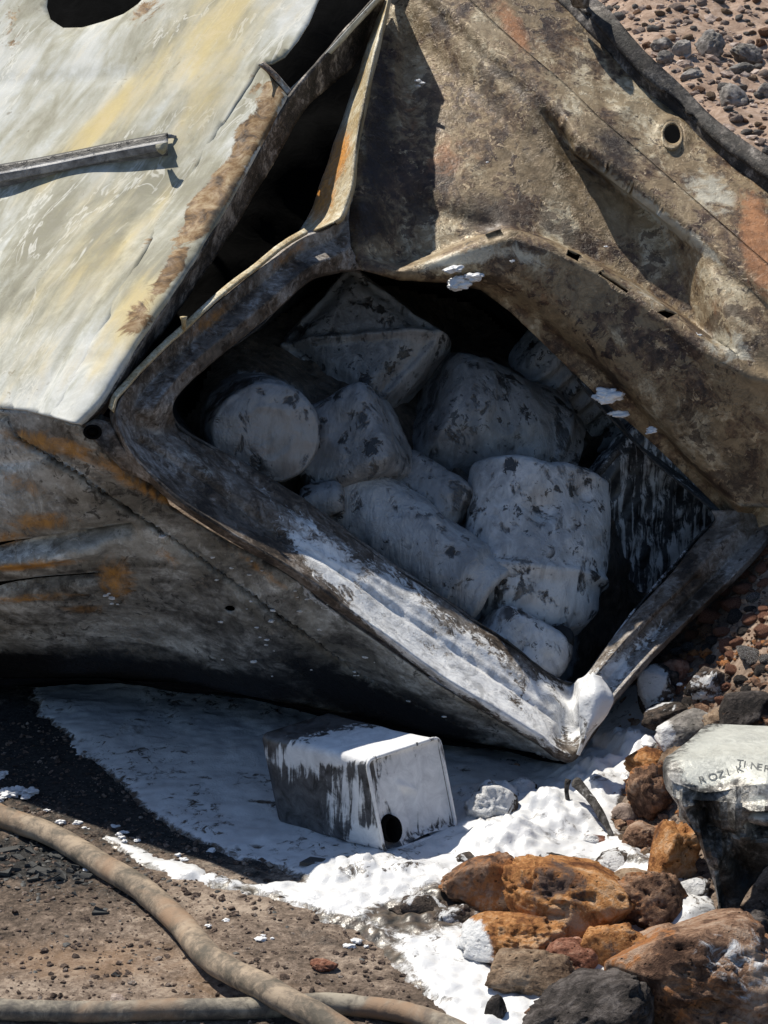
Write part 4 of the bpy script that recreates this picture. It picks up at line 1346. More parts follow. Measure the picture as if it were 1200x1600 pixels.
fz = z0 + np.where(sd > 0, np.minimum(np.maximum(th, .002), .001 + sd * .7), np.maximum(sd * .7, -.01))
V = np.c_[fp, fz]
idn = np.arange(len(fp)).reshape(fx.shape)
fq = np.stack([idn[:-1, :-1].ravel(), idn[:-1, 1:].ravel(), idn[1:, 1:].ravel(), idn[1:, :-1].ravel()], 1)
fq = fq[(sd[fq] > -.004).any(1)]
us = np.unique(fq)
mp[:] = 0
mp = np.zeros(len(fp), int)
mp[us] = np.arange(len(us))
o = add_obj('foam', new_mesh('foam_pool', V[us], mp[fq], M['foam']))
tag(o, 'white fire foam pooled on the ground under and in front of the car', 'foam', None, 'stuff')
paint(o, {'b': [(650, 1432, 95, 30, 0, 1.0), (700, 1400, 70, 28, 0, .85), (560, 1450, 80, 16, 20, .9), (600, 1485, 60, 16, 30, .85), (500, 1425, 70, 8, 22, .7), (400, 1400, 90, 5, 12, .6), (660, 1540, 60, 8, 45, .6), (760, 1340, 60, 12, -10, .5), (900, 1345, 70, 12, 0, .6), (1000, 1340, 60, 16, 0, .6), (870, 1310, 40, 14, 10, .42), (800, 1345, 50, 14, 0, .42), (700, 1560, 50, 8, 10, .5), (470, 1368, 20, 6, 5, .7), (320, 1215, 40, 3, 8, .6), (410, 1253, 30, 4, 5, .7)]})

at = o.data.color_attributes['stain']
cc = np.zeros(len(us) * 4)
at.data.foreach_get('color', cc)
cc = cc.reshape(-1, 4)
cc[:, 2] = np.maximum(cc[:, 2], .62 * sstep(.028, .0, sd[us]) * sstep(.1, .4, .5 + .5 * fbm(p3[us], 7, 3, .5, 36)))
at.data.foreach_set('color', cc.ravel())
# stray splashes of foam
sv, sf = [], []


def splash(c, n, r, spread, seed, flat=.6):
    rr = np.random.default_rng(seed)
    for _ in range(n):
        V0, F0 = CS12
        s = r * rr.uniform(.4, 1.1)
        L = V0 / np.linalg.norm(V0, axis=1, keepdims=True)
        D = L * s * np.array([1.3, 1.0, flat]) * (1 + .9 * fbm(L + rr.uniform(0, 50, 3), 1.5, 3))[:, None]
        base = sum(len(v) for v in sv)
        sv.append(D + c + rr.normal(0, 1, 3) * spread)
        sf.extend([tuple(i + base for i in f) for f in F0])


for (px, py, n, r, sp) in ((950, 618, 3, .019, .004), (962, 648, 2, .011, .004), (1018, 672, 3, .008, .005), (658, 130, 3, .008, .004), (762, 255, 1, .004, .001), (715, 430, 4, .016, .008), (740, 434, 3, .012, .006), (800, 408, 2, .004, .003), (1088, 524, 2, .006, .001), (882, 413, 2, .005, .002), (947, 385, 1, .004, .001)):
    c = P(px, py, float(LID(px, py)[0]) - .01 - .012 * (900 > px > 690 and py > 380))
    splash(c, n, r, np.array([sp, .003, sp]), px)
for (px, py, n, r, sp) in ((5, 1215, 4, .011, .01), (25, 1241, 7, .010, .012), (40, 1243, 4, .008, .01), (5, 1252, 3, .008, .008), (72, 1270, 1, .007, .002), (118, 1290, 1, .007, .002), (140, 1296, 2, .004, .006), (180, 1293, 1, .006, .002), (190, 1312, 3, .006, .012), (200, 1316, 3, .007, .012), (160, 1372, 1, .006, .002), (138, 1362, 1, .006, .002), (180, 1370, 1, .005, .002), (95, 1288, 1, .006, .001),
                           (408, 1468, 3, .006, .008), (350, 1440, 2, .004, .015), (330, 1332, 1, .006, .001), (290, 1345, 2, .006, .01), (560, 1480, 3, .006, .014), (1095, 1175, 3, .009, .006), (1050, 1205, 1, .009, .002), (1045, 1290, 2, .010, .003), (880, 1470, 2, .008, .006), (1075, 1450, 5, .018, .014), (1020, 1170, 3, .012, .01), (1110, 1060, 3, .006, .01), (1165, 1092, 1, .007, .001), (1080, 1075, 3, .006, .012)):
    h = hit(px, py)
    splash(h + np.array([0, 0, .004]), n, r, np.array([sp, sp, .001]), px + 3)
rs_ = np.random.default_rng(5)
for _ in range(70):
    t_ = rs_.random()
    px, py = 330 + 330 * t_ + rs_.normal(0, 40), 880 + 180 * t_ + rs_.normal(0, 45)
    if inside(np.array([[px, py]]), und_out)[0]:
        splash(P(px, py, float(UND(px, py)[0]) + .004), 1, rs_.uniform(.0015, .005), np.array([.001, .001, .001]), int(px * 7), .5)
for (px, py) in ((175, 935), (185, 945), (170, 928), (258, 838), (520, 940), (500, 925), (575, 1025), (550, 1040), (560, 1052)):
    splash(P(px, py, float(UND(px, py)[0]) + .003), 2, .005, np.array([.006, .001, .003]), px + py, .5)
o = add_obj('foam', new_mesh('foam_drops', np.vstack(sv), sf, M['foam_clean']))
tag(o, 'stray white drops and flecks of foam spattered on metal and dirt', 'foam', None, 'stuff')
# foam pad at the ground corner
o = loft('foam', [[(914, 1060, 4.03), (926, 1054, 4.02), (940, 1058, 4.03)], [(906, 1090, 3.99), (932, 1082, 3.978), (958, 1088, 3.995)], [(906, 1120, 3.968), (928, 1116, 3.960), (950, 1114, 3.98)], [(904, 1152, 3.96), (914, 1152, 3.945), (926, 1148, 3.975)], [(900, 1178, 3.96), (904, 1180, 3.95), (910, 1176, 3.97)]], M['foam'], None, 60, 24, rough=.005, rscale=16, thick=.003)
tag(o, 'smooth white foam pad on the rising side of the boot corner', 'foam', None, 'stuff')

# ------------------------------------------------------------------ square can lying in the foam
Y0 = hit(600, 1338)[1] - .012
BL = P(600, 1334, Y0)
wv, dv, uv = P(712, 1294, Y0 + .098) - BL, P(437, 1288, Y0 + .150) - BL, P(571, 1188, Y0 + .022) - BL
can = empty('square_can', tuple(BL), 'blackened square tin can with foam runs and a round spout hole, lying in foam', 'can')


def cpt(u, v, d):
    return BL + np.asarray(u)[..., None] * wv + np.asarray(v)[..., None] * uv + np.asarray(d)[..., None] * dv


def rrect(n, r=.08):
    pts = []
    for (cx_, cy_, a0) in ((1 - r, r, -90), (1 - r, 1 - r, 0), (r, 1 - r, 90), (r, r, 180)):
        for k in range(5):
            a_ = math.radians(a0 + 90 * k / 4)
            pts.append((cx_ + r * math.cos(a_), cy_ + r * math.sin(a_)))
    out_ = []
    for k in range(len(pts)):
        a_, b_ = np.array(pts[k]), np.array(pts[(k + 1) % len(pts)])
        m = max(1, int(np.hypot(*(b_ - a_)) / .06))
        for j in range(m):
            out_.append(a_ + (b_ - a_) * j / m)
    return np.array(out_)


RR = rrect(60)
nd = 26
V = []
for d in np.linspace(0, 1, nd):
    pt = cpt(RR[:, 0], RR[:, 1], d + 0 * RR[:, 0])
    V.append(pt)
V = np.array(V)
cen = cpt(np.array([.5]), np.array([.5]), np.array([.5]))[0]
rad = V - cen
f_ = fbm(V.reshape(-1, 3), 14, 3, .5, 41).reshape(V.shape[:2]) * .05 * np.sin(np.linspace(0, math.pi, nd))[:, None] ** .6
V = V + rad * f_[..., None]
fc = [f[::-1] for f in grid_faces(nd, len(RR), False, True)]
o = add_obj('side_wall', new_mesh('side_wall', V.reshape(-1, 3), fc, M['tin']), can)
solid(o, .002)
paint(o, {'r': [(560, 1165, 140, 30, -8, 1.15), (545, 1250, 60, 80, 0, .62), (570, 1310, 50, 30, 0, .75), (480, 1200, 60, 40, 0, .55)]})


def end_panel(name, d, hole, out_sign):
    r = .13
    pts, edges = [tuple(p) for p in RR], [(k, (k + 1) % len(RR)) for k in range(len(RR))]
    hc = np.array([.17, .22])
    if hole:
        b0 = len(pts)
        pts += [(hc[0] + r * .8 * math.cos(a_), hc[1] + r * math.sin(a_)) for a_ in np.linspace(0, 2 * math.pi, 24, endpoint=False)]
        edges += [(b0 + k, b0 + (k + 1) % 24) for k in range(24)]
    g = np.stack(np.meshgrid(np.arange(.03, .98, .035), np.arange(.03, .98, .035)), -1).reshape(-1, 2)
    g = g[inside(g, RR * .96 + .02)]
    if hole:
        g = g[np.hypot((g[:, 0] - hc[0]) / .8, g[:, 1] - hc[1]) > r * 1.12]
    vs, _, fs, *_ = delaunay_2d_cdt([Vector(p) for p in pts] + [Vector(p) for p in g], edges, [], 0, 1e-4)
    q = np.array([tuple(v) for v in vs])
    fs = np.array([f for f in fs])
    cc = q[fs].mean(1)
    ok = inside(cc, RR)
    if hole:
        ok &= np.hypot((cc[:, 0] - hc[0]) / .8, cc[:, 1] - hc[1]) > r * .98
    fs = fs[ok]
    e_, _ = seg_dist(q, RR, True)
    dd = d + out_sign * (-.030 * sstep(.0, .05, e_))                     # recessed inside the seam
    dent = np.exp(-(seg_dist(q, [(.42, .62), (.58, .52)])[0] / .03) ** 2)
    crease = np.exp(-(seg_dist(q, [(.5, .5), (.52, .1)])[0] / .06) ** 2)
    low = .3 * np.exp(-(((q[:, 0] - .62) / .28) ** 2 + (q[:, 1] / .10) ** 2))
    dd = dd + out_sign * (.02 * dent - .03 * crease)
    vv = q[:, 1] + .16 * low * sstep(.2, 0, q[:, 1])
    V = cpt(q[:, 0], vv, dd)
    if out_sign > 0:
        fs = fs[:, ::-1]
    o = add_obj(name, new_mesh(name, V, fs, M['tin']), can)
    return o, hc, r


o, hc, hr = end_panel('end_panel', 0.0, True, -1)
paint(o, {'r': [(650, 1225, 95, 120, 0, .84)]})
o.data.update()
o, _, _ = end_panel('end_panel', 1.0, False, 1)
seamp = cpt(RR[:, 0], RR[:, 1], 0 * RR[:, 0] - .008)
seamp = np.vstack([seamp, seamp[:2]])
o = tube('seam', seamp, .0035, M['tin'], can, 8, caps=False)
paint(o, {'r': [(640, 1240, 120, 140, 0, .85)]})
a = np.linspace(0, 2 * math.pi, 24, endpoint=False)
rg = [cpt(hc[0] + hr * k_ * .8 * np.cos(a), hc[1] + hr * k_ * np.sin(a), 0 * a + d_) for k_, d_ in ((1.16, .028), (1.1, -.012), (1.0, -.014), (.96, .03), (.94, .2), (.9, .45))]
o = add_obj('spout', new_mesh('spout', np.array(rg).reshape(-1, 3), [f[::-1] for f in grid_faces(6, 24, False, True)] + [tuple(range(5 * 24, 6 * 24))], M['soot']), can)

# ------------------------------------------------------------------ melted jerrycan at the side
JC = [(1128, 1446, 6, .02, 3.60), (1140, 1402, 30, .05, 3.60), (1152, 1360, 62, .08, 3.59), (1165, 1310, 100, .10, 3.585), (1171, 1255, 127, .115, 3.59), (1173, 1222, 129, .12, 3.605), (1181, 1196, 112, .10, 3.66), (1190, 1170, 104, .06, 3.74), (1198, 1148, 97, .035, 3.82), (1200, 1140, 92, .02, 3.85), (1202, 1139, 40, .012, 3.86), (1202, 1139, 4, .006, 3.862)]
rings = []
na = 72
a = np.linspace(0, 2 * math.pi, na, endpoint=False)
for (x, y, hw, hd, Y) in JC:
    c = P(x, y, Y - .22)
    s = (c - CAMV) @ FWD / FPX
    pe = 9.0
    ca, sa = np.cos(a), np.sin(a)
    nr = (np.abs(ca) ** pe + np.abs(sa) ** pe) ** (1 / pe)
    dr = np.array([.10, 1.0, -.05])
    rings.append(c + (ca / nr * hw * s)[:, None] * np.array([1, -.12, .0]) + ((sa / nr + .9) * hd * .5)[:, None] * dr)
R3 = np.array(rings)
tt = np.linspace(0, len(JC) - 1, 110)
k0 = np.minimum(tt.astype(int), len(JC) - 2)
V = R3[k0] * (1 - (tt - k0))[:, None, None] + R3[k0 + 1] * (tt - k0)[:, None, None]
N = -grid_normals(V)
if (N[55, int(na * .75)] @ (CAMV - V[55, int(na * .75)])) < 0:
    N = -N
x, y = pix(V.reshape(-1, 3))
q = np.stack([x, y], 1)
h = np.zeros(len(q))
rj = np.random.default_rng(77)
for k_ in range(9):                                                    # sharp folds of crushed sheet
    nn = rj.normal(0, 1, 3)
    nn /= np.linalg.norm(nn)
    fr = rj.uniform(4, 10)
    tri = np.abs(((V.reshape(-1, 3) @ nn) * fr + rj.random()) % 1.0 - .5) * 2 - .5
    h += tri * .06 / fr * sstep(1150, 1230, y)
h += .0008 * fbm(V.reshape(-1, 3), 30, 3, .5, 51)
for pl, w, am in (([(1098, 1270), (1112, 1305), (1128, 1318)], 13, -.028), ([(1085, 1262), (1105, 1275), (1122, 1298), (1128, 1330), (1118, 1352)], 5, .011), ([(1128, 1308), (1150, 1308), (1172, 1288)], 3, -.010), ([(1145, 1215), (1150, 1295)], 4, .006), ([(1075, 1225), (1066, 1260), (1068, 1290)], 7, .010), ([(1068, 1290), (1090, 1340), (1118, 1420)], 8, -.010), ([(1115, 1370), (1122, 1400), (1128, 1440)], 4, .010), ([(1140, 1330), (1165, 1380)], 12, -.012), ([(1192, 1292), (1230, 1300)], 16, -.05), ([(1172, 1262), (1210, 1258)], 5, .012)):
    d, _ = seg_dist(q, pl)
    h += 1.7 * am * np.exp(-(d / w) ** 2)
V = V + N * h.reshape(110, na)[..., None]
fc = grid_faces(110, na, False, True)
jerry = empty('melted_jerrycan', tuple(V.reshape(-1, 3)[V.reshape(-1, 3)[:, 2].argmin()]), 'crumpled black jerrycan with a pale top lying on the rubble', 'jerrycan')
o = add_obj('body', new_mesh('body', V.reshape(-1, 3), fc, M['jerry']), jerry)
o.data.set_sharp_from_angle(angle=math.radians(16))
paint(o, {'a': [(1150, 1168, 90, 40, -14, 1.3), (1110, 1200, 50, 26, -14, 1.1), (1190, 1200, 40, 30, 0, 1.1), (1185, 1250, 24, 16, 0, .6), (1130, 1218, 60, 10, -14, .7)], 'b': [(1170, 1380, 60, 60, 0, .7), (1100, 1300, 14, 30, 20, .55)]})  # pale label area and sunlit top painted in, foot darkened for its shadow
from mathutils.bvhtree import BVHTree
bv = BVHTree.FromPolygons([Vector(v) for v in V.reshape(-1, 3)], fc)


def lettering(text, px, py, size, ang, step):
    for i, ch in enumerate(text):
        cu = bpy.data.curves.new('letter', 'FONT')
        cu.body = ch
        cu.size = 1.0
        tmp = bpy.data.objects.new('tmp', cu)
        COL.objects.link(tmp)
        dg = bpy.context.evaluated_depsgraph_get()
        me0 = tmp.evaluated_get(dg).to_mesh()
        vv = np.array([v.co[:2] for v in me0.vertices]) if len(me0.vertices) else np.zeros((0, 2))
        ff = [tuple(p.vertices) for p in me0.polygons]
        tmp.evaluated_get(dg).to_mesh_clear()
        bpy.data.objects.remove(tmp)
        if not len(vv):
            continue
        ar = math.radians(ang[i] if isinstance(ang, (list, tuple)) else ang)
        ox, oy = px + step[0] * i, py + step[1] * i
        W = []
        for (u, v) in vv:
            X = ox + size * (u * math.cos(ar) + v * math.sin(ar) * 1.0)
            Yp = oy - size * (-u * math.sin(ar) + v * math.cos(ar)) * .8
            d = Vector(P(X, Yp, 1.0) - CAMV).normalized()
            hitp = bv.ray_cast(Vector(CAMV), d)
            W.append(np.array(hitp[0] - d * .0015) if hitp[0] else P(X, Yp, 3.45))
        add_obj('letter', new_mesh('letter', np.array(W), ff, M['letter'], False), jerry)


lettering('ROZIK', 1093, 1224, 19, [-14] * 5, (14.5, -4.2))
lettering('TINERA', 1150, 1196, 18, [8] * 6, (10.5, 2.2))
# carrying handle of the jerrycan
o = tube('handle', [P(1176 + 60 * t, 1275 + 5 * math.sin(t * 3), 3.375 - .02 * math.sin(t * math.pi)) for t in np.linspace(0, 1, 14)], .014, M['jerry'], jerry, 12, .8, .1)
paint(o, {'a': [(1190, 1270, 30, 12, 0, .8)]})

# ------------------------------------------------------------------ rocks
def rock_mesh(name, dims, seed, mat, detail=CS20, facet=.22, white=None):
    V0, F0 = detail
    L = V0 / np.linalg.norm(V0, axis=1, keepdims=True)
    rr = np.random.default_rng(seed)
    s = rr.uniform(0, 60)
    r = 1 + .30 * fbm(L + s, 1.1, 2, .5, seed) + .20 * fbm(L + s, 2.6, 5, .65, seed + 1) - facet * (cells(L + s, 1.3, seed) - .55) + .06 * ridged(L + s, 3.2, 3, seed) - .16 * np.clip(cells(L + s, 2.8, seed + 5) - .45, -.2, .5) + .05 * fbm(L + s, 8, 3, .65, seed + 2) - .07 * sstep(.28, .12, cells(L + s, 4.5, seed + 3))
    # a few flat breaks
    for _ in range(11):
        n = rr.normal(0, 1, 3)
        n /= np.linalg.norm(n)
        cut = rr.uniform(.70, .98)
        dp = L @ n
        with np.errstate(divide='ignore'):
            lim = np.where(dp > .05, cut / np.maximum(dp, .05), 9)
        r = np.where(r > lim, lim + (r - lim) * .18, r)
    me = new_mesh(name, L * r[:, None] * np.array(dims), F0, mat)
    if white is not None:
        at = me.color_attributes["stain"]
        c = np.zeros((len(L), 4))
        for (d, w) in white:
            d = np.array(d, float) / np.linalg.norm(d)
            c[:, 0] = np.maximum(c[:, 0], w * sstep(.3, .95, L @ d))
        at.data.foreach_set('color', c.ravel())
    return me


def rock(px, py, hw, hh, mat, label, seed, group=None, name='rock', rot=0.0, detail=CS20, white=None, sink=.25, Y=None, cat='rock'):
    """A rock whose middle shows at (px, py), resting in the ground."""
    if Y is None:
        b = hit(px, py + hh * .55)
        Y = b[1]
    c = P(px, py, Y)
    s = (c - CAMV) @ FWD / FPX
    me = rock_mesh(name, (hw * s, (hw * .5 + hh * .5) * s, hh * s * 1.02), seed, M[mat], detail, white=white)
    o = bpy.data.objects.new(name, me)
    COL.objects.link(o)
    o.location = c
    o.rotation_euler = (0, math.radians(rot), 0)
    return tag(o, label, cat, group)


W1 = [((-.6, -.6, .5), .9)]
ROCKS = [
    (888, 1408, 112, 66, 'rk_orange', 'large orange clay rock with a ridged top in the middle of the pile', 1, 4, CS34, None),
    (770, 1388, 76, 52, 'rk_brown', 'brown rock with orange streaks beside the foam, left of the large orange one', 2, 12, CS34, None),
    (795, 1470, 92, 44, 'rk_orange', 'low orange rock with foam on one end below the large orange rock', 3, 4, CS34, [((-1, -.4, .1), .85)]),
    (830, 1525, 78, 42, 'rk_tan', 'tan grainy rock half covered by foam at the bottom of the pile', 4, 0, CS34, None),
    (1022, 1412, 58, 52, 'rk_brown', 'rounded grey brown rock with white flecks below the melted jerrycan', 5, 0, CS34, None),
    (948, 1488, 58, 40, 'rk_orange', 'small rust coloured rock with a dark hollow under the large orange rock', 6, -10, CS20, None),
    (1110, 1525, 165, 85, 'rk_brown', 'biggest brown boulder with an orange scar and a splash of foam in the corner', 7, 8, CS34, [((.35, -.6, .7), .42)]),
    (930, 1578, 110, 62, 'rk_dark', 'dark brown boulder at the bottom edge beside the biggest boulder', 8, -20, CS34, None),
    (1052, 1335, 44, 54, 'rk_orange', 'upright orange clay lump against the melted jerrycan', 9, 10, CS20, None),
    (1018, 1240, 36, 46, 'rk_brown', 'reddish brown rock with a pale front above the pebbles by the jerrycan', 10, 0, CS20, None),
    (1012, 1192, 32, 24, 'rk_orange', 'round orange rock at the upper end of the foam pile', 11, 0, CS20, None),
    (1058, 1196, 34, 28, 'rk_tan', 'crumbly tan rock between the orange rock and the jerrycan top', 12, -30, CS20, None),
    (1000, 1305, 32, 22, 'rk_brown', 'dark brown stone under the end of the forked stick', 13, 0, CS20, None),
    (928, 1318, 25, 14, 'rk_red', 'small red and white stone lying in the foam by the forked stick', 14, 5, CS20, [((-.5, -.5, .6), .7)]),
    (968, 1348, 46, 20, 'rk_foamy', 'flat stone under foam just above the large orange rock', 15, 0, CS20, None),
    (838, 1372, 28, 15, 'rk_red', 'thin red stone wedged behind the large orange rock', 16, 12, CS20, None),
    (1072, 1140, 56, 25, 'rk_grey', 'long grey stone with a foam covered end above the jerrycan', 17, -24, CS20, [((-1, -.2, .4), .8)]),
    (1168, 1106, 52, 28, 'rk_dark', 'smooth dark grey stone just above the pale top of the jerrycan', 18, -22, CS20, None),
    (1122, 1130, 22, 22, 'rk_tan', 'tan stone with an orange end between two grey stones', 19, 0, CS12, None),
    (1024, 1078, 36, 44, 'rk_foamy', 'black rock with a foam covered flank in the shade beside the boot corner', 20, 15, CS20, W1),
    (1058, 1050, 24, 22, 'rk_red', 'dull red stone above the foam streaked black rock', 21, 0, CS12, None),
    (1108, 1072, 38, 30, 'rk_foamy', 'grey rock splashed with foam on the shaded slope edge', 22, -20, CS20, None),
    (1046, 1118, 40, 24, 'rk_foamy', 'low foam blotched rock below the black rock', 23, 0, CS20, None),
    (776, 1582, 20, 26, 'rk_dark', 'small dark knobbly rock standing in the foam at the bottom edge', 24, 0, CS12, None),
    (838, 1588, 26, 16, 'rk_brown', 'small brown stone in the foam beside the dark boulder', 25, 0, CS12, None),
    (660, 1420, 48, 18, 'rk_foamy', 'low foam covered stone left of the brown streaked rock', 26, 0, CS20, None),
    (186, 1566, 15, 11, 'rk_pink', 'small pinkish stone against the hose at the bottom edge', 27, 10, CS12, None),
    (505, 1508, 22, 9, 'rk_red', 'small flat reddish stone on the dirt right of the curved hose', 28, 5, CS12, None),
    (1085, 1390, 26, 22, 'rk_foamy', 'foam covered stone under the melted jerrycan', 29, 0, CS12, [((-.2, -.5, .8), 1.0)]),
    (770, 1262, 42, 38, 'rk_foamy', 'knobbly stone thickly coated in foam right of the square can', 30, 0, CS20, [((-.1, -.5, .7), 1.2), ((-.9, -.4, 0), 1.1)]),
    (812, 1240, 30, 22, 'rk_foamy', 'foam coated stone in the shade under the boot corner', 31, 0, CS20, [((0, -.3, .9), 1.0)]),
    (985, 1385, 40, 30, 'rk_tan', 'tan rock tucked between the large orange rock and the grey brown one', 50, 0, CS20, None),
    (890, 1500, 60, 30, 'rk_red', 'rusty rock under the front of the large orange rock', 51, 5, CS20, None),
    (1035, 1475, 46, 26, 'rk_brown', 'brown stone between the grey brown rock and the biggest boulder', 52, -8, CS20, None),
    (862, 1350, 34, 18, 'rk_foamy', 'foam flecked stone behind the large orange rock', 53, 0, CS20, None),
    (712, 1436, 34, 22, 'rk_foamy', 'low stone half drowned in dirty foam beside the low orange rock', 54, 0, CS20, None),
    (1175, 1452, 50, 26, 'rk_dark', 'shaded dark stone under the melted jerrycan near the photo edge', 55, 0, CS20, None),
    (1012, 1540, 60, 44, 'rk_brown', 'brown rock between the dark boulder and the biggest boulder', 56, -15, CS20, None),
    (730, 1345, 26, 14, 'rk_foamy', 'foam buried pebble in front of the square can', 57, 0, CS12, None),
    (980, 1270, 24, 16, 'rk_pink', 'pale pinkish stone at the edge of the lit foam', 58, 0, CS12, None),
    (1110, 75, 22, 24, 'rk_grey', 'largest rounded grey stone high on the bank', 40, 0, CS20, None),
    (1168, 86, 26, 16, 'rk_grey', 'wide angular grey stone high on the bank near the photo edge', 41, 20, CS20, None),
    (1146, 156, 24, 20, 'rk_grey', 'pale grey stone beside a deep shadow lower on the bank', 42, 0, CS20, None),
    (1066, 78, 15, 14, 'rk_grey', 'blocky grey stone left of the largest rounded stone on the bank', 43, 0, CS12, None),
    (1036, 72, 18, 12, 'rk_grey', 'flat grey stone at the bank edge above the dark turned metal', 44, 0, CS12, None),
    (1040, 90, 14, 12, 'rk_grey', 'lower grey stone at the bank edge above the dark turned metal', 45, 0, CS12, None),
    (1070, 102, 14, 8, 'rk_pink', 'small pale pink stone below the blocky grey stone on the bank', 46, 0, CS12, None),
    (1195, 142, 14, 12, 'rk_grey', 'dark grey stone cut by the photo edge on the bank', 47, 0, CS12, None),
    (1080, 118, 18, 9, 'rk_grey', 'low grey stone nearest the turned metal edge on the bank', 48, 0, CS12, None),
    (1162, 108, 20, 10, 'rk_grey', 'slab like grey stone below the wide angular one', 49, -10, CS12, None),
]
for (px, py, hw, hh, mat, label, seed, rot, det, white) in ROCKS:
    rock(px, py, hw, hh, mat, label, seed * 3 + 1, rot=rot, detail=det, white=white)

# smaller stones one can still count
rr = np.random.default_rng(11)
protos = {m: [rock_mesh('stone', (1, 1, .8), 200 + 7 * k + len(m), M[m], CS6 if k % 2 else CS12) for k in range(4)] for m in ('rk_orange', 'rk_red', 'rk_brown', 'rk_foamy', 'rk_grey', 'rk_pink', 'rk_tan', 'rk_dark')}


def stones(n, poly, mats, size, label, group, seed):
    rs = np.random.default_rng(seed)
    poly = np.array(poly, float)
    lo, hi = poly.min(0), poly.max(0)
    k = 0
    placed = []
    tries = 0
    while k < n and tries < n * 60:
        tries += 1
        p = rs.uniform(lo, hi)
        if not inside(p[None], poly)[0]:
            continue
        r = size[0] + (size[1] - size[0]) * rs.random() ** 2.2
        if any((p[0] - a_) ** 2 + ((p[1] - b_) * 1.4) ** 2 < (.8 * (r + c_)) ** 2 for a_, b_, c_ in placed):
            continue
        placed.append((p[0], p[1], r))
        h = hit(*p)
        s = np.linalg.norm(h - CAMV) / FPX
        m = mats[rs.integers(len(mats))]
        o = bpy.data.objects.new('stone', protos[m][rs.integers(4)])
        COL.objects.link(o)
        o.location = h + np.array([0, 0, r * s * .25])
        o.scale = (r * s * rs.uniform(.8, 1.25), r * s * rs.uniform(.8, 1.2), r * s * rs.uniform(.6, 1.0))
        o.rotation_euler = (rs.uniform(-.4, .4), rs.uniform(-.4, .4), rs.uniform(0, 6.3))
        tag(o, label, 'stone', group)
        k += 1


stones(90, [(1200, 850), (1200, 1040), (1140, 1110), (1070, 1100), (1050, 1030), (1110, 960)], ('rk_red', 'rk_brown', 'rk_dark', 'rk_red', 'rk_red', 'rk_foamy'), (11, 27), 'small red and brown stone on the slope below the car', 'stones on the shaded slope', 1)
stones(34, [(960, 1250), (1010, 1270), (1050, 1300), (1040, 1380), (960, 1340), (940, 1290)], ('rk_red', 'rk_brown', 'rk_pink', 'rk_tan'), (6, 15), 'small pinkish pebble between the rocks left of the melted jerrycan', 'pebbles by the melted jerrycan', 2)
stones(120, [(930, 0), (1200, 0), (1200, 250), (1140, 195), (1075, 135), (1000, 65)], ('rk_grey', 'rk_pink', 'rk_grey', 'rk_tan', 'rk_pink', 'rk_brown'), (5, 13), 'small grey or pinkish stone strewn on the bank beyond the car', 'stones on the bank', 3)
stones(40, [(860, 1340), (1000, 1330), (1060, 1380), (1060, 1470), (960, 1520), (840, 1570), (760, 1500), (700, 1420), (740, 1345)], ('rk_orange', 'rk_red', 'rk_brown', 'rk_tan', 'rk_foamy'), (8, 20), 'small rusty stone filling the gaps of the rock pile', 'stones in the rock pile', 9)
stones(20, [(640, 1400), (720, 1440), (900, 1560), (820, 1600), (760, 1600), (700, 1470)], ('rk_brown', 'rk_dark', 'rk_foamy'), (5, 12), 'small dark pebble in the foam at the foot of the rock pile', 'pebbles in the foam', 4)

# gravel too fine to count
iv = np.array([(0, 0, 1), (.9, 0, .4), (.28, .85, .4), (-.72, .53, .4), (-.72, -.53, .4), (.28, -.85, .4), (.72, .53, -.4), (-.28, .85, -.4), (-.9, 0, -.4), (-.28, -.85, -.4), (.72, -.53, -.4), (0, 0, -1.)])
ifc = np.array([(0, 1, 2), (0, 2, 3), (0, 3, 4), (0, 4, 5), (0, 5, 1), (1, 6, 2), (2, 7, 3), (3, 8, 4), (4, 9, 5), (5, 10, 1), (6, 7, 2), (7, 8, 3), (8, 9, 4), (9, 10, 5), (10, 6, 1), (11, 7, 6), (11, 8, 7), (11, 9, 8), (11, 10, 9), (11, 6, 10)])


def gravel(name, n, x0, x1, y0, y1, smin, smax, mat, label, seed, flat=.7, accept=None):
    rs = np.random.default_rng(seed)
    xy = np.stack([rs.uniform(x0, x1, n), rs.uniform(y0, y1, n)], 1)
    if accept is not None:
        xy = xy[accept(xy, rs)]
    n = len(xy)
    z = gz_full(xy[:, 0], xy[:, 1])
    s = smin + (smax - smin) * rs.random(n) ** 4
    th_ = rs.uniform(0, 6.28, n)
    c_, s_ = np.cos(th_), np.sin(th_)
    sc = np.stack([s * rs.uniform(.7, 1.4, n), s * rs.uniform(.6, 1.2, n), s * flat * rs.uniform(.5, 1.1, n)], 1)
    V = iv[None] * (1 + .3 * rs.normal(0, 1, (n, 12, 1)).clip(-1, 1)) * sc[:, None]
    X = V[..., 0] * c_[:, None] - V[..., 1] * s_[:, None]
    Y = V[..., 0] * s_[:, None] + V[..., 1] * c_[:, None]
    Z = V[..., 2] + rs.normal(0, .25, (n, 1)) * V[..., 0]
    V = np.stack([X + xy[:, :1], Y + xy[:, 1:], Z + z[:, None] + sc[:, 2:] * .25], -1).reshape(-1, 3)
    F = (ifc[None] + (np.arange(n) * 12)[:, None, None]).reshape(-1, 3)
    o = add_obj(name, new_mesh(name, V, F, M[mat], False))
    return tag(o, label, 'gravel', None, 'stuff')


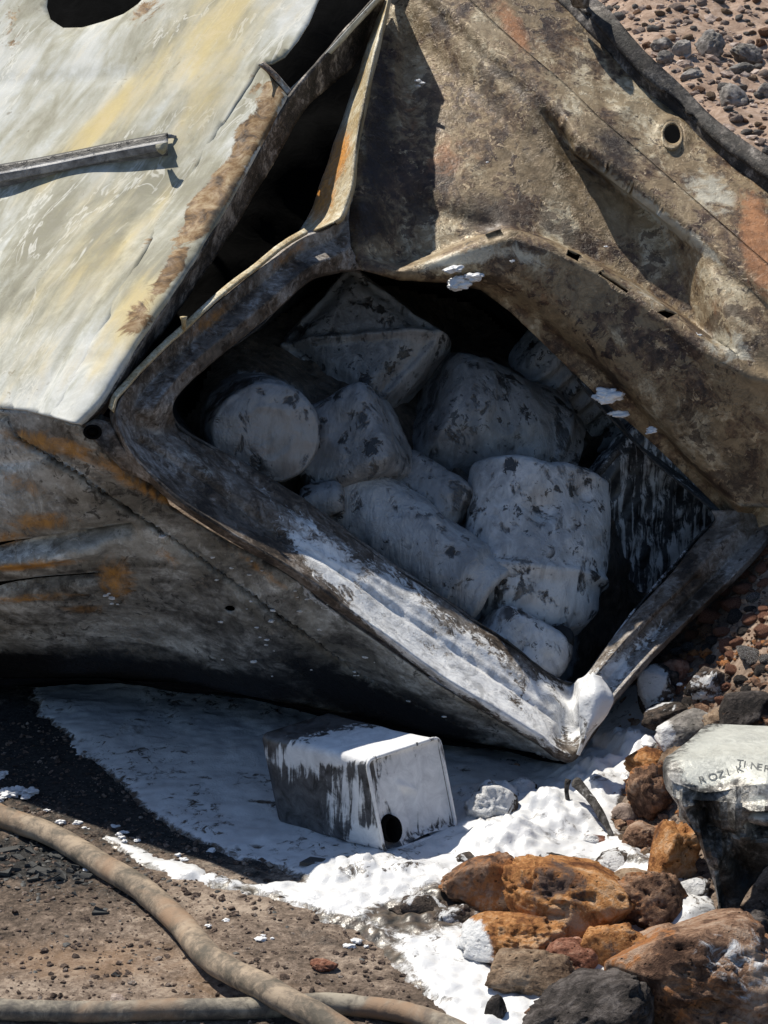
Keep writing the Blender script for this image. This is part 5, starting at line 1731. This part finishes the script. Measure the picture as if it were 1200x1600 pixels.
gravel('gravel', 14000, -.8, .8, 2.95, 4.4, .0012, .007, 'gravel', 'fine brown grit and crumbs scattered over the dirt', 5)
gravel('gravel', 5000, .25, 1.2, 3.6, 4.9, .003, .016, 'rk_brown', 'loose brown gravel on the slope beside the car', 6)
gravel('gravel', 7000, .3, 2.6, 4.9, 9.5, .004, .022, 'rk_pink', 'pinkish rubble covering the bank beyond the car', 7)
gravel('char_crumbs', 2600, -.75, .1, 3.3, 3.95, .0012, .007, 'char', 'black charred crumbs around the flakes by the hose', 8, .4,
       lambda xy, rs: rs.random(len(xy)) < np.clip(1.3 * np.exp(-(((xy[:, 0] + .52) / .2) ** 2 + ((xy[:, 1] - 3.72) / .14) ** 2)) + .08, 0, 1))

# ------------------------------------------------------------------ charred flakes by the hose
rs = np.random.default_rng(21)


def flake_mesh(seed):
    r = np.random.default_rng(seed)
    n = 7
    a_ = np.sort(r.uniform(0, 6.28, n))
    top = np.stack([np.cos(a_) * r.uniform(.6, 1, n), np.sin(a_) * r.uniform(.25, .55, n), r.normal(0, .06, n) + .07], 1)
    bot = top * np.array([1.04, 1.04, 1]) - np.array([0, 0, .14])
    V = np.vstack([top, bot])
    F = [tuple(range(n)), tuple(range(n, 2 * n))[::-1]] + [(k, k + n, (k + 1) % n + n, (k + 1) % n) for k in range(n)]
    return new_mesh('charred_flake', V, F, M['char'], False)


FM = [flake_mesh(k) for k in range(8)]
BIG = [(62, 1366, 27, 'large grey charred flake lying flat below the curved hose'), (130, 1372, 22, 'pale tipped charred flake at the end of the flake patch'), (95, 1376, 20, 'dark charred flake beside the large flat one'), (8, 1368, 20, 'charred flake cut by the photo edge below the hose'), (15, 1332, 26, 'long charred sliver under the hose at the photo edge'), (92, 1344, 22, 'thin curved charred strip under the hose'), (155, 1428, 16, 'black twisted scrap alone on the dirt below the flakes'), (180, 1528, 10, 'tiny black scrap near the bottom hose'), (492, 1362, 34, 'dark flat scrap at the edge of the foam in front of the square can')]
for k, (px, py, r, lab) in enumerate(BIG):
    h = hit(px, py)
    s = np.linalg.norm(h - CAMV) / FPX
    o = bpy.data.objects.new('charred_flake', FM[k % 8])
    COL.objects.link(o)
    o.location = h + np.array([0, 0, .004 + (.014 if px == 492 else 0)])
    o.scale = (r * s, r * s, .045)
    o.rotation_euler = (rs.uniform(-.2, .2), rs.uniform(-.2, .2), rs.uniform(-.35, .35))
    tag(o, lab, 'flake')
for k in range(70):
    px, py = rs.normal(75, 75), rs.normal(1352, 24)
    if not (-10 < px < 300) or py < 1292 + .45 * px or py > 1420:
        continue
    h = hit(px, py)
    s = np.linalg.norm(h - CAMV) / FPX
    r = rs.uniform(6, 16)
    o = bpy.data.objects.new('charred_flake', FM[rs.integers(8)])
    COL.objects.link(o)
    o.location = h + np.array([0, 0, .004])
    o.scale = (r * s, r * s * .9, .03)
    o.rotation_euler = (rs.uniform(-.35, .35), rs.uniform(-.35, .35), rs.uniform(-.8, .8))
    tag(o, 'small thin charred flake in the black patch below the curved hose', 'flake', 'charred flakes by the hose')

# ------------------------------------------------------------------ hoses
def hose(name, pts, rad, mat, label, seed, lift=0.0, flat=.92):
    w = []
    for (px, py) in crom(pts, 90):
        w.append(hit(px, py + rad * 700))
    w = np.array(w)
    zz = np.convolve(np.pad(w[:, 2], 8, 'edge'), np.ones(17) / 17, 'valid')
    w[:, 2] = zz + rad * .9 + (lift if np.isscalar(lift) else np.interp(np.linspace(0, 1, 90), *lift))
    for k in (0, 1):
        w[:, k] = np.convolve(np.pad(w[:, k], 3, 'reflect', reflect_type='odd'), np.ones(7) / 7, 'valid')
    w = crom(w, 200)
    o = tube(name, w, rad * (1 + .04 * fbm(w, 12, 2, .5, seed)), M[mat], None, 24, flat, .05, seed)
    return tag(o, label, 'hose')


hose('hose', [(-120, 1558), (0, 1580), (90, 1582), (200, 1582), (300, 1580), (390, 1578), (470, 1572), (540, 1572), (600, 1580), (660, 1592), (740, 1625), (820, 1680)], .0175, 'hose_grey', 'greyish hose lying straight along the bottom edge under the curved hose', 61)
hose('fire_hose', [(-130, 1225), (-50, 1254), (20, 1282), (100, 1316), (170, 1358), (230, 1398), (280, 1444), (318, 1492), (350, 1528), (400, 1562), (460, 1592), (530, 1625), (620, 1680)], .0215, 'hose', 'dusty brown fire hose curving across the dirt, over the grey one', 62, lift=([0, .55, .70, .78, .86, 1], [0, .002, .018, .026, .020, .0]))

# forked stick in the foam and other bits
fs_ = empty('forked_stick', tuple(hit(890, 1292)), 'charred forked stick with foam on it standing in the foam pile', 'stick')
h1, h2 = hit(888, 1295), hit(962, 1318)
top1 = P(889, 1218, h1[1] + .02)
tube('prong', [h1 + (top1 - h1) * t + np.array([.004 * math.sin(6 * t), 0, 0]) for t in np.linspace(0, 1, 14)], np.linspace(.0035, .0055, 14), M['stick'], fs_, 8, 1, .35, 71)
tp = P(900, 1222, h1[1] + .015)
tube('prong', [tp + (h2 - tp) * t + np.array([0, 0, .012 * math.sin(math.pi * t)]) for t in np.linspace(0, 1, 20)], np.linspace(.011, .004, 20), M['stick'], fs_, 8, 1, .35, 72)
